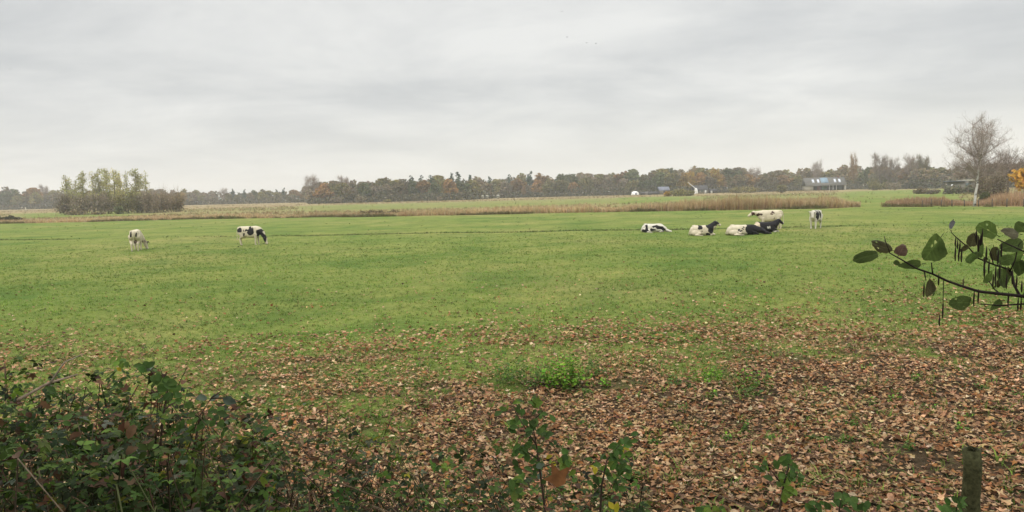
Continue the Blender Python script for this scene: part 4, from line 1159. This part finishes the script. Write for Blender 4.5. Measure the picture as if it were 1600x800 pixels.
# lying pair
p_ = G(1160, 367.2)
make_cow(lying_cow([(.60, 0, .50), (.98, -.02, .40), (1.25, -.04, .24)], [.31, .24, .16], (1.30, -.04, .2), (1.62, -.08, .11)),
         [((.95, 0, .4), (.98, .9, .72), 1), ((-.12, -.4, .5), (.08, .3, .06), 1), ((-.30, -.4, .45), (.06, .3, .07), 1), ((-.2, -.45, .34), (.09, .3, .05), 1), ((-.42, -.5, .3), (.05, .3, .05), 1), ((-.05, -.4, .66), (.08, .3, .06), 1), ((.3, -.6, .1), (.18, .2, .12), 0)], CRM, p_, rad(-3), (1.14, 1.0, 0.86), 'lying cow with cream rear and solid black front stretched low')
p_ = G(1196, 363.6)
make_cow(lying_cow([(.58, 0, .58), (.80, 0, .74), (.94, 0, .88)], [.31, .24, .17], (.98, 0, .93), (1.28, 0, .68)),
         [((0.3, 0, .5), (1.5, 1, 1), 1), ((-.78, 0, .62), (.32, .5, .36), (.6, .5, .36)), ((-.0, -.45, .42), (.09, .3, .1), 0), ((.16, -.45, .42), (.05, .3, .08), 0), ((.8, -.3, .08), (.4, .25, .13), 0), ((1.36, 0, .70), (.06, .2, .08), (.1, .1, .1))], WHT, p_, rad(2), (0.95, 0.92, 0.90), 'black cow lying just behind the cream and black one, head raised to the right')
# standing, side on, facing left
p_ = G(1203, 357.6)
make_cow(stand_cow([(.66, 0, 1.10), (.92, 0, 1.14), (1.08, 0, 1.16)], [.25, .18, .13], (1.12, 0, 1.20), (1.46, 0, .98), 0.03),
         [((1.17, .1, 1.12), (.13, .3, .13), (.07, .03, .022)), ((.80, .1, 1.08), (.19, .4, .13), (.05, .025, .02)), ((.70, .2, 1.2), (.07, .3, .07), 0), ((-.12, .2, 1.2), (.12, .3, .05), (.07, .035, .03)), ((-.02, .3, 1.08), (.08, .3, .05), (.09, .05, .04)), ((-.16, .3, .82), (.05, .3, .05), (.1, .06, .05)), ((0, 0, .50), (.55, .4, .09), (.25, .2, .15))], CRM, p_, rad(176), 1.08, 'cream cow standing side-on facing left behind the lying pair')
# standing, turned towards the viewer
p_ = G(1274, 357.2)
make_cow(stand_cow([(.66, .02, 1.10), (.88, .05, 1.16), (1.0, .08, 1.2)], [.25, .18, .13], (1.04, .10, 1.24), (1.20, .14, .90), 0.04),
         [((.44, .25, 1.05), (.30, .35, .36), 1), ((-.08, .25, 1.10), (.20, .4, .32), 1), ((1.02, -.28, 1.22), (.12, .16, .12), 1), ((1.04, .30, 1.2), (.1, .12, .1), (.1, .06, .05)), ((1.12, -.05, 1.12), (.1, .06, .14), 1)], WHT, p_, rad(-128), 1.02, 'white cow with black shoulder standing and facing the viewer, far right')

# ------------------------------------------------------------------ birds
M_bird = plain_mat('bird', (0.03, 0.03, 0.03))
for px, py, lab in ((878, 18, 'small dark bird highest in the sky'), (886, 58, 'small dark bird left of a close pair in the sky'), (917, 67, 'small dark bird, left one of the close pair'), (931, 68, 'small dark bird, right one of the close pair'), (16, 108, 'small dark bird at the left edge of the sky')):
    mb = MB(); 
    ell(mb, (0, 0, 0), (0.06, 0.18, 0.06), 8, 6)
    for s_ in (-1, 1): mb.add([(0, 0.1, 0), (0, -0.08, 0), (0.3 * s_, 0, 0.12), (0.3 * s_, 0.12, 0.12), (0.55 * s_, -0.02, 0.05)], [(0, 1, 2), (0, 2, 3), (3, 2, 4)])
    q_ = P(px, py, 190); o = mb.build('bird', M_bird); o.location = q_; o.rotation_euler = (0, 0, random.uniform(0, 6)); tag(o, lab, 'bird', 'birds in the sky')

# ------------------------------------------------------------------ weeds among the fallen leaves
def weed(px, py, wpx, hpx, lab, n, pal, group=None, lf=0.05):
    g = G(px, py); D = g[1]; k = D / F; o = empty('weed_clump', (g[0], D, float(gz(g[0], D)))); tag(o, lab, 'weeds', group)
    W, Hh = wpx * k / 2, hpx * k
    ms = MB(); mc = MB()
    for i in range(max(5, n // 9)):
        a = random.uniform(0, 6.28); r_ = W * math.sqrt(random.random()); hh = Hh * random.uniform(0.5, 1.0) * (1 - 0.5 * (r_ / W) ** 2)
        b_ = np.array([r_ * math.cos(a) * 0.8, r_ * math.sin(a) * 0.6, -0.02]); tp = np.array([r_ * math.cos(a) * 1.1, r_ * math.sin(a) * 0.8, hh])
        tube(ms, [b_, (b_ + tp) / 2 + np.array([0, 0, 0.02]), tp], [0.003, 0.002, 0.001], (0.11, 0.17, 0.04), 4, False)
        m = 9; f_ = rng.uniform(0.25, 1.05, m); p_ = b_ + (tp - b_) * f_[:, None] + rng.normal(0, lf * 0.6, (m, 3)); p_[:, 2] = np.maximum(p_[:, 2], 0.015)
        scatter(mc, T_ovate, p_, rots(rng.random(m) * 6.28, rng.uniform(0.1, 0.9, m), rng.random(m) * 6.28), rng.uniform(0.6, 1.3, m) * lf, pick(pal, [1] * len(pal), m, 0.2))
    ms.build('stem', M_leaf, o); mc.build('foliage', M_leaf, o)


BR = [(0.15, 0.31, 0.025), (0.11, 0.25, 0.022), (0.2, 0.34, 0.04)]; MDG = [(0.09, 0.17, 0.035), (0.11, 0.19, 0.035), (0.065, 0.13, 0.03), (0.13, 0.17, 0.045)]
random.seed(31)
weed(884, 607, 72, 66, 'bright green nettle clump, tallest of the weeds in the fallen leaves', 620, BR, None, 0.058)
weed(812, 603, 92, 52, 'dull green sprawling weed clump left of the bright one', 520, MDG + BR[1:2])
weed(928, 590, 50, 38, 'green weeds close behind the right of the bright clump', 160, MDG)
weed(948, 606, 20, 22, 'small bright green tuft right of the bright nettle clump', 60, BR)
weed(905, 613, 50, 12, 'low weeds at the front of the bright nettle clump', 80, MDG)
weed(1106, 600, 50, 34, 'bright green weeds at the left of the right hand weed patch', 150, BR)
weed(1062, 606, 40, 18, 'low dull weeds left of the right hand weed patch', 90, MDG)
weed(1176, 604, 70, 32, 'green weeds at the right of the right hand weed patch', 170, BR[:2] + MDG)
weed(1172, 618, 46, 16, 'dark low weeds just below the right hand weed patch', 90, MDG)
for px, py, wp, hp in ((1116, 625, 26, 14), (965, 632, 18, 14), (1065, 645, 20, 16), (985, 673, 22, 18), (1160, 672, 26, 16), (1135, 690, 22, 14), (1215, 690, 30, 20), (1275, 690, 34, 16), (1450, 640, 22, 22), (1505, 672, 30, 18), (1500, 650, 34, 16), (1330, 665, 20, 14), (1365, 630, 24, 12), (1400, 625, 22, 14), (1290, 615, 24, 14), (1540, 610, 28, 14), (1440, 595, 20, 14),
                       (560, 610, 20, 16), (660, 640, 18, 14), (610, 585, 24, 14), (700, 665, 18, 12), (730, 690, 20, 14), (735, 575, 22, 14), (655, 575, 26, 12), (780, 560, 24, 12), (1000, 575, 20, 12), (1255, 580, 26, 14), (1350, 575, 26, 14), (1590, 620, 24, 18), (520, 590, 26, 12), (590, 655, 16, 12), (905, 665, 14, 12), (1020, 700, 18, 12), (1330, 690, 20, 12), (1420, 700, 18, 12)):
    weed(px, py, wp, hp, 'small tuft of green weeds poking through the fallen leaves', 45, MDG + BR[:1], 'small weed tufts in the fallen leaves', 0.04)

# ------------------------------------------------------------------ bramble thickets on the bank
PAL_BR = [(0.035, 0.065, 0.014), (0.055, 0.095, 0.018), (0.08, 0.13, 0.024), (0.024, 0.036, 0.012), (0.13, 0.19, 0.03), (0.10, 0.12, 0.075), (0.22, 0.2, 0.02)]
W_BR = [4, 4, 3, 4, 1.2, 0.9, 0.25]


def bramble(lab, px0, px1, prof, d0, d1, nl, ns, ndead, dens_top=1.0, lf=0.040):
    xm = ((px0 + px1) / 2 - 800) / F * (d0 + d1) / 2; dm = (d0 + d1) / 2
    o = empty('bramble_bush', (xm, dm, float(gz(xm, dm)))); tag(o, lab, 'brambles', 'bramble bushes on the bank'); org = np.array(o.location)
    dt = d0 + (d1 - d0) * 0.6
    def ztop(px):
        py = np.interp(px, prof[0], prof[1]); return np.array([P(a, b_, dt)[2] for a, b_ in zip(np.atleast_1d(px), np.atleast_1d(py))])
    def pts(n, bias):
        px = rng.uniform(px0, px1, n); d = rng.uniform(d0, d1, n); x_ = (px - 800) / F * d; g = gz(x_, d); zt = ztop(px)
        zt = zt - 0.10 * (1 - vnoise(px * 0.05, d * 4, 14)); f_ = 1 - rng.random(n) ** bias
        return np.stack([x_, d, g + (zt - g) * np.clip(1 - (1 - f_), 0, 1)], 1), zt, g
    # arching canes
    ms = MB()
    for i in range(ns):
        (p,), zt, g = pts(1, 1.0); a = random.uniform(0, 6.28); r_ = random.uniform(0.35, 1.1)
        q0 = np.array([p[0], p[1], g[0] - 0.05]); hh = max(0.25, (zt[0] - g[0]) * random.uniform(0.6, 1.0))
        dv = np.array([math.cos(a), math.sin(a) * 0.6, 0]) * r_
        C = random.choice([(0.10, 0.06, 0.04), (0.06, 0.045, 0.025), (0.13, 0.09, 0.055), (0.07, 0.08, 0.03), (0.15, 0.115, 0.075)])
        tube(ms, [q0 - org, q0 + dv * .22 + (random.uniform(-.05, .05), 0, hh * .6) - org, q0 + dv * .62 + (random.uniform(-.05, .05), 0, hh) - org, q0 + dv + (0, 0, hh * .86) - org, q0 + dv * 1.35 + (0, 0, hh * .55) - org], [0.0042, 0.0036, 0.003, 0.0024, 0.0015], C, 4, False)
    ms.build('cane', M_twig, o)
    mc = MB(); n = nl; p, zt, g = pts(n, 0.75)
    scatter(mc, T_trifol, p - org, rots(rng.random(n) * 6.28, np.abs(rng.normal(0.5, 0.4, n)), rng.random(n) * 6.28), rng.uniform(0.55, 1.25, n) * lf, pick(PAL_BR, W_BR, n, 0.25))
    n = int(nl * 0.22); p, zt, g = pts(n, 0.6)
    scatter(mc, T_ovate, p - org, rots(rng.random(n) * 6.28, np.abs(rng.normal(0.6, 0.45, n)), rng.random(n) * 6.28), rng.uniform(0.7, 1.3, n) * lf * 1.15, pick(PAL_BR, [2, 3, 3, 2, 1.6, 1, 0.4], n, 0.25))
    md = mc; n = int(ndead * 0.8); p, zt, g = pts(n, 1.0); th = rng.integers(0, 5, n)
    for i in range(5):
        m_ = th == i; k_ = m_.sum()
        scatter(md, T_lit[i], p[m_] - org, rots(rng.random(k_) * 6.28, np.abs(rng.normal(0.6, 0.5, k_)), rng.random(k_) * 6.28), rng.uniform(0.03, 0.075, k_), pick([(0.10, 0.05, 0.024), (0.07, 0.035, 0.018), (0.15, 0.085, 0.045), (0.24, 0.15, 0.09)], [3, 4, 2, 0.7], k_, 0.25))
    mc.build('foliage', M_leaf, o)


random.seed(41)
bramble('tall dark bramble bush filling the lower left corner', -70, 190, ([-70, 0, 40, 90, 130, 170, 190], [575, 578, 572, 590, 605, 585, 580]), 2.6, 4.2, 5200, 150, 1100)
bramble('dark bramble bush with bright top shoots right of the corner one', 150, 420, ([150, 185, 215, 240, 270, 300, 330, 370, 420], [580, 572, 590, 583, 605, 640, 622, 632, 660]), 2.8, 4.3, 4600, 120, 950)
bramble('lower loose bramble bush around the dark post', 370, 560, ([370, 420, 440, 480, 520, 560], [650, 655, 642, 640, 665, 690]), 3.2, 4.6, 1350, 60, 320)
bramble('low sparse bramble bush along the bottom edge left of the middle saplings', 520, 790, ([520, 560, 620, 680, 740, 790], [672, 690, 696, 690, 702, 708]), 3.4, 4.6, 1700, 80, 240)
bramble('low leafy bramble bush at the foot of the middle saplings', 770, 1010, ([770, 830, 900, 950, 1010], [705, 712, 728, 712, 740]), 3.3, 4.4, 1250, 60, 130)

# dead branch caught on the brambles
A_, B_, C_ = P(28, 625, 3.3), P(75, 603, 3.45), P(121, 585, 3.6)
mb = MB(); tube(mb, [A_ - A_, B_ - A_ + (0, 0, 0.012), C_ - A_], [0.008, 0.0065, 0.004], (0.26, 0.2, 0.14), 8)
tube(mb, [B_ - A_, B_ - A_ + (0.05, 0.06, 0.1), B_ - A_ + (0.12, 0.1, 0.13)], [0.006, 0.004, 0.002], (0.3, 0.25, 0.18), 5)
o = mb.build('dead_branch', M_twig, None, True); o.location = A_; tag(o, 'pale dead branch lying across the corner brambles', 'branch')


# saplings
def sapling(lab, d, stems, leaves, big=None, lf=0.06):
    r_ = P(stems[0][0][0], stems[0][0][1], d); g = float(gz(r_[0], d)); o = empty('sapling', (r_[0], d, g)); tag(o, lab, 'sapling'); org = np.array(o.location)
    ms = MB()
    for st in stems:
        pts = [P(a, b_, d + random.uniform(-.05, .05)) - org for a, b_ in st]
        if st is stems[0]: pts = [np.array([0, 0, -0.05])] + pts
        tube(ms, pts, np.linspace(0.008 if st is stems[0] else 0.004, 0.002, len(pts)), (0.07, 0.05, 0.035), 5, False)
    ms.build('stem', M_twig, o)
    mc = MB()
    for (a, b_, s_, kind) in leaves:
        c = {'g': (0.07, 0.13, 0.025), 'd': (0.05, 0.09, 0.02), 'l': (0.13, 0.2, 0.03), 'y': (0.42, 0.36, 0.03), 'p': (0.11, 0.15, 0.10)}[kind]
        n = 1; p_ = P(a, b_, d + random.uniform(-.12, .12)) - org
        scatter(mc, T_ovate, [p_], rots(rng.random(1) * 6.28, rng.uniform(0.5, 1.25, 1), rng.normal(-1.57, 0.7, 1)), np.array([s_ * d / F * 0.78]), pick([c], [1], 1, 0.15))
    mc.build('foliage', M_leaf, o)
    if big:
        for nm, a, b_, s_, c, T in big:
            mm = MB(); scatter(mm, T, [P(a, b_, d - 0.08) - org], rots(np.array([0.4]), np.array([1.05]), np.array([-1.57])), np.array([s_ * d / F]), [c]); mm.build(nm, M_dead, o)


def cl(cx_, cy_, n, sx_, sy_, kinds='ggdl', s0=14, s1=22):
    n = int(n * 1.8 + 1)
    return [(random.gauss(cx_, sx_), random.gauss(cy_, sy_), random.uniform(s0, s1), random.choice(kinds)) for _ in range(n)]


sapling('slender sapling with a large brown maple leaf caught on it', 3.5, [[(852, 800), (845, 745), (838, 695), (831, 655)], [(838, 695), (815, 660), (805, 643)], [(831, 660), (850, 640)], [(845, 730), (880, 720)], [(842, 718), (815, 700)]],
        cl(806, 640, 6, 12, 8) + cl(838, 668, 14, 12, 18, 'ggdd') + cl(800, 665, 3, 4, 4, 'g') + cl(855, 682, 4, 5, 8) + cl(820, 705, 8, 10, 6) + cl(835, 630, 3, 4, 4, 'lg') + cl(832, 735, 8, 18, 10, 'gdp') + [(858, 714, 15, 'y'), (866, 725, 14, 'y'), (860, 722, 13, 'l')] + cl(808, 770, 7, 8, 8, 'lgg', 20, 28) + cl(890, 725, 8, 12, 14),
        [('maple_leaf', 872, 748, 46, (0.25, 0.11, 0.04), T_lit[0])])
sapling('second sapling with a few yellow leaves right of the maple leaf', 3.45, [[(938, 800), (940, 760), (948, 720), (968, 695)], [(944, 738), (925, 732)]],
        cl(975, 695, 7, 9, 9, 'gdg', 16, 26) + cl(958, 718, 12, 12, 10) + cl(950, 745, 10, 18, 12, 'gdg') + [(930, 735, 16, 'y'), (926, 730, 12, 'y'), (964, 794, 24, 'y'), (955, 790, 18, 'y')] + cl(975, 730, 5, 8, 8))
sapling('thin sapling with light green leaves left of the near post', 3.5, [[(1218, 800), (1224, 760), (1232, 730), (1234, 712)], [(1224, 760), (1205, 735)]],
        cl(1232, 722, 7, 8, 5, 'ddg') + cl(1232, 742, 7, 10, 7, 'dgg') + cl(1234, 772, 4, 6, 6, 'l', 18, 24) + cl(1222, 750, 4, 5, 5, 'lg') + cl(1192, 732, 3, 5, 4, 'd'))
sapling('low leafy seedling on the bottom edge left of the near post', 3.6, [[(1310, 815), (1312, 790), (1316, 776)]], cl(1318, 780, 10, 12, 7, 'ggd', 16, 24) + cl(1280, 792, 6, 14, 5, 'dg') + cl(1345, 795, 4, 10, 4, 'dg'))
sapling('small leafy shoot at the left foot of the near post', 3.7, [[(1490, 815), (1496, 790), (1500, 783)]], cl(1500, 788, 6, 9, 5, 'gd') + cl(1478, 794, 3, 6, 4, 'g'))
sapling('low green seedling on the bottom edge in the middle right', 3.6, [[(1108, 815), (1108, 796)]], cl(1108, 796, 6, 10, 3, 'lg'))
sapling('tall bright shoot rising from the bramble bushes', 3.5, [[(248, 720), (255, 650), (262, 610), (250, 575)], [(262, 610), (240, 585), (228, 570)], [(256, 640), (285, 620)]],
        cl(258, 596, 9, 12, 10, 'glg', 18, 28) + cl(230, 572, 5, 8, 4, 'gp') + cl(268, 622, 7, 12, 8) + cl(190, 566, 4, 8, 4, 'lg') + [(186, 577, 12, 'y')])
sapling('drooping leafed shoot right of the tall bright one', 3.55, [[(300, 720), (312, 650), (330, 622), (345, 612)], [(330, 622), (360, 622), (382, 630)]],
        [(315, 622, 26, 'p'), (335, 622, 26, 'p'), (358, 626, 28, 'p'), (378, 630, 24, 'l'), (345, 640, 22, 'g')] + cl(330, 650, 8, 16, 10, 'gd', 16, 24) + cl(295, 672, 6, 8, 8, 'lg', 18, 26))

# ------------------------------------------------------------------ alder bough reaching in from the right
M_alder = leaf_mat('alder_leaf', 0.4, 0.6, 0.15)
AD = 1.8
def U(u, v, dd=0.0): return P(1300 + u / 3.81, 320 + v / 3.81, AD + dd)
base = np.array([2.35, 1.3, float(gz(2.35, 1.3)) - 0.1])
al = empty('alder_tree', base); tag(al, 'alder bough with dark round leaves and hanging catkins reaching in from the right', 'tree')
BK = (0.045, 0.035, 0.03)
mt = MB(); tube(mt, [np.zeros(3), (0.05, 0.0, 1.0), (0.0, 0.05, 2.2), (0.1, 0.0, 4.0), (0.05, -0.1, 6.5)], [0.11, 0.10, 0.09, 0.07, 0.04], BK, 10); mt.build('trunk', M_twig, al, True)
b0 = np.array([2.36, 1.34, base[2] + 1.75])
def bough(pts, r0_, r1_, nm='branch'):
    m_ = MB(); tube(m_, [p_ - base for p_ in pts], np.linspace(r0_, r1_, len(pts)), BK, 6); return m_.build(nm, M_twig, al, True)
bough([b0, U(1400, 640, -.2), U(1250, 570, -.05), U(1143, 545), U(1050, 535), U(880, 517), U(790, 490), U(690, 455), U(600, 412), U(500, 378), U(420, 330), U(345, 288)], 0.006, 0.0014)
bough([U(1120, 545), U(1085, 480, .02), U(1070, 400, .04), U(1040, 380, .05), U(960, 355, .05), U(870, 318, .06), U(820, 262, .06), U(742, 196, .06)], 0.0035, 0.0014, 'twig')
bough([U(1250, 600, -.02), U(1143, 590, .03), U(1000, 600, .04), U(880, 590, .05)], 0.003, 0.0014, 'twig')
bough([U(600, 412), U(596, 385, -.01), U(592, 345, -.02)], 0.0018, 0.0012, 'twig'); bough([U(550, 398), U(555, 430, -.01), U(560, 450, -.01)], 0.0018, 0.0012, 'twig')
bough([U(1000, 530), U(965, 500, .03), U(935, 455, .03)], 0.002, 0.0012, 'twig'); bough([U(1143, 545), U(1180, 430, .0), U(1190, 300, 0), U(1060, 240, 0), U(985, 205, .02)], 0.003, 0.0014, 'twig')
bough([U(345, 288), U(318, 215, .01), U(312, 188, .02)], 0.0014, 0.001, 'twig'); bough([U(780, 487), U(782, 440)], 0.0016, 0.001, 'twig'); bough([U(665, 445), U(662, 540, .0), U(661, 605, .01)], 0.0011, 0.0008, 'twig')
bough([U(870, 318, .06), U(868, 250, .05), U(845, 165, .04)], 0.0016, 0.0009, 'twig'); bough([U(960, 355, .05), U(950, 300, .04), U(935, 262, .04)], 0.0016, 0.0009, 'twig'); bough([U(1060, 395, .04), U(1090, 330, .03), U(1110, 240, .03), U(1150, 200, .03)], 0.0018, 0.001, 'twig'); bough([U(905, 335, .05), U(912, 400, .04), U(905, 440, .04)], 0.0012, 0.0008, 'twig')
bough([U(742, 196, .06), U(715, 170, .05), U(706, 150, .05)], 0.0011, 0.0008, 'twig')
# leaves: centre u,v; length, width (px of the enlarged crop); in-plane angle of the tip; colour; turn about the long axis
DG = (0.078, 0.112, 0.032); MG = (0.11, 0.165, 0.04); DB = (0.082, 0.078, 0.034); GB = (0.15, 0.14, 0.085)
LV = [(205, 308, 185, 78, 195, DG, .2), (293, 246, 150, 80, 160, DB, .3), (415, 268, 85, 70, 60, (0.13, 0.085, 0.06), .4), (382, 347, 46, 36, 170, DG, .3), (470, 357, 155, 62, 185, DG, .2), (600, 262, 190, 165, 235, MG, .2), (922, 146, 150, 108, 150, MG, .15), (1065, 165, 120, 75, 170, GB, .5), (1082, 240, 160, 92, 15, DG, .3),
      (575, 495, 120, 78, 262, DB, .3), (600, 500, 100, 55, 285, DG, .7), (755, 582, 150, 98, 182, DG, .25), (975, 596, 100, 62, 215, DG, .4), (1015, 432, 138, 112, 275, DG, .2), (930, 432, 100, 66, 235, MG, .4), (970, 295, 100, 66, 280, DB, .3), (1118, 372, 120, 80, 285, DG, .3), (890, 268, 110, 56, 265, MG, .5), (818, 318, 80, 62, 225, (0.075, 0.12, 0.03), .2), (838, 212, 95, 66, 250, DB, .5), (1040, 325, 110, 70, 20, MG, .4), (708, 118, 62, 42, 245, (0.22, 0.22, 0.22), .4), (1190, 330, 130, 110, 250, DG, .3), (1210, 180, 120, 90, 330, MG, .3), (1000, 300, 80, 50, 300, DG, .6), (790, 262, 70, 40, 200, DB, .6), (1095, 305, 110, 72, 200, MG, .4), (1050, 400, 70, 46, 300, DB, .7), (985, 470, 60, 44, 265, DB, .5), (1160, 440, 90, 60, 260, DG, .5), (1180, 250, 100, 62, 200, MG, .6), (860, 300, 60, 36, 240, DG, .6), (905, 330, 50, 34, 280, DB, .6), (1120, 130, 90, 60, 140, DG, .5), (1210, 520, 90, 60, 300, DG, .4), (1190, 600, 80, 50, 250, DB, .5)]
rs = np.random.default_rng(4)
ROUND = 44; NR = 7
for u_, v_, ln, wd, an, c, tw in LV:
    k = AD / F / 3.81
    kk = 0.45
    ang = np.linspace(0, 2 * math.pi, ROUND, endpoint=False); ln_, wd_ = ln * k * kk, wd * k * kk
    rr = 1 + 0.022 * np.cos(19 * ang + rs.random() * 6) + 0.075 * np.cos(3 * ang + rs.random() * 6) + 0.035 * np.cos(7 * ang + rs.random() * 6)
    ux = [0.0]; uy = [0.0]
    for f_ in np.linspace(1 / NR, 1, NR):
        ux += list(np.cos(ang) * rr * f_); uy += list(np.sin(ang) * rr * f_ * (1 - 0.2 * np.cos(ang)))
    ux, uy = np.array(ux), np.array(uy)
    mid = np.exp(-(uy / 0.045) ** 2); sv = (ux - 0.75 * np.abs(uy)) * 3.2; side = np.exp(-((sv - np.round(sv)) / 0.13) ** 2) * (np.abs(uy) > 0.03)
    V = np.stack([ux * ln_, uy * wd_, 0 * ux], 1); cu = rs.uniform(-9, 9); tw2 = rs.uniform(-12, 12)
    V[:, 2] = cu * V[:, 0] ** 2 + rs.uniform(3, 12) * V[:, 1] ** 2 + tw2 * V[:, 0] * V[:, 1] - 0.0006 * mid - 0.0005 * side + 0.0022 * (fbm(ux * 2 + u_, uy * 2 + v_, 6) - 0.5) + 0.003 * np.maximum(0, np.hypot(ux, uy) - 0.75) * rs.normal() * 3
    shade = (1 + 0.55 * mid + 0.32 * side) * (0.75 + 0.5 * fbm(ux * 3 + u_, uy * 3 + v_, 8))
    Fc = [(0, 1 + j, 1 + (j + 1) % ROUND) for j in range(ROUND)]
    for q2 in range(NR - 1):
        for j in range(ROUND):
            a, b_ = 1 + q2 * ROUND + j, 1 + q2 * ROUND + (j + 1) % ROUND; Fc += [(a, a + ROUND, b_ + ROUND), (a, b_ + ROUND, b_)]
    if ln in (190, 150, 98):                                          # eaten leaves have holes
        cen = [(rs.uniform(-.6, .6), rs.uniform(-.6, .6), rs.uniform(.05, .13)) for _ in range(2)]
        Fc = [f for f in Fc if not any(math.hypot(ux[list(f)].mean() - a, uy[list(f)].mean() - b_) < r3 for a, b_, r3 in cen)]
    th = rad(an); e1 = math.cos(th) * rt + math.sin(th) * up; e2 = -math.sin(th) * rt + math.cos(th) * up; e3 = -fw
    a = tw * (1 if rs.random() < 0.5 else -1); e2b = e2 * math.cos(a) + e3 * math.sin(a); e3b = -e2 * math.sin(a) + e3 * math.cos(a)
    ctr = U(u_, v_, 0.03 + rs.uniform(-.03, .05))
    Wd = V[:, :1] * e1 + V[:, 1:2] * e2b / max(0.35, math.cos(a)) + V[:, 2:] * e3b
    mm = MB(); C = np.array(c)[None] * rs.uniform(0.9, 1.25) * shade[:, None]
    mm.add(Wd + ctr - base, Fc, C)
    st = ctr - e1 * ln_ * 0.98; tube(mm, [st - base, st - e1 * ln_ * 0.35 - base], 0.0008, BK, 4, False)
    mm.build('leaf', M_alder, al)
for u_, v_, ln in ((735, 305, 62), (756, 308, 58), (772, 312, 62), (895, 205, 70), (908, 385, 90), (661, 640, 76), (640, 700, 46), (846, 572, 70), (872, 560, 60), (1050, 578, 60), (1108, 605, 56), (1126, 606, 48), (636, 458, 46), (736, 232, 34), (935, 380, 60), (975, 440, 110), (860, 200, 50), (548, 520, 60), (1150, 600, 50), (960, 470, 60), (875, 250, 60), (885, 222, 44), (920, 300, 50), (990, 330, 70), (1010, 280, 60), (1000, 400, 80), (1040, 470, 60), (762, 262, 40), (748, 248, 30), (1100, 470, 50), (1130, 500, 44), (1075, 440, 70)):
    k = AD / F / 3.81; tp = U(u_, v_ - ln / 2, 0.0); m_ = MB(); L_ = ln * k
    tube(m_, [tp + np.array([0, 0, 0.012]) - base, tp - base, tp - np.array([0.0006, 0, L_ * .5]) - base, tp - np.array([0, 0, L_]) - base], [0.0006, 0.0018, 0.0021, 0.0011], (0.04, 0.03, 0.025), 7); m_.build('catkin', M_twig, al, True)

# ------------------------------------------------------------------ unseen oak, added behind the camera so its crown shades the brambles
random.seed(77)
ok_ = empty('shade_oak', (-4.5, -2.5, 1.3)); tag(ok_, 'unseen oak added over the bank to shade the brambles', 'tree')
mt = MB(); limb_set(mt, 13, 0.42, 12, 6.0, 0.9, 0.05, (1, 1, 1), 0.4); mt.build('trunk', M_bark, ok_, True)
mc = MB(); lobes_crown(mc, [(1.5, 1.5, 8.0, 3.6, 3.0, 1.8), (4.5, 0.5, 8.4, 3.2, 3.0, 1.8), (-2, 0.5, 8.6, 3.4, 3.0, 2.0), (1, -2.5, 9.5, 4, 3.6, 2.6), (7.5, 0, 8.6, 2.6, 2.6, 1.6)], 6500, 0.42)
mc.build('crown', CM['russet'], ok_)
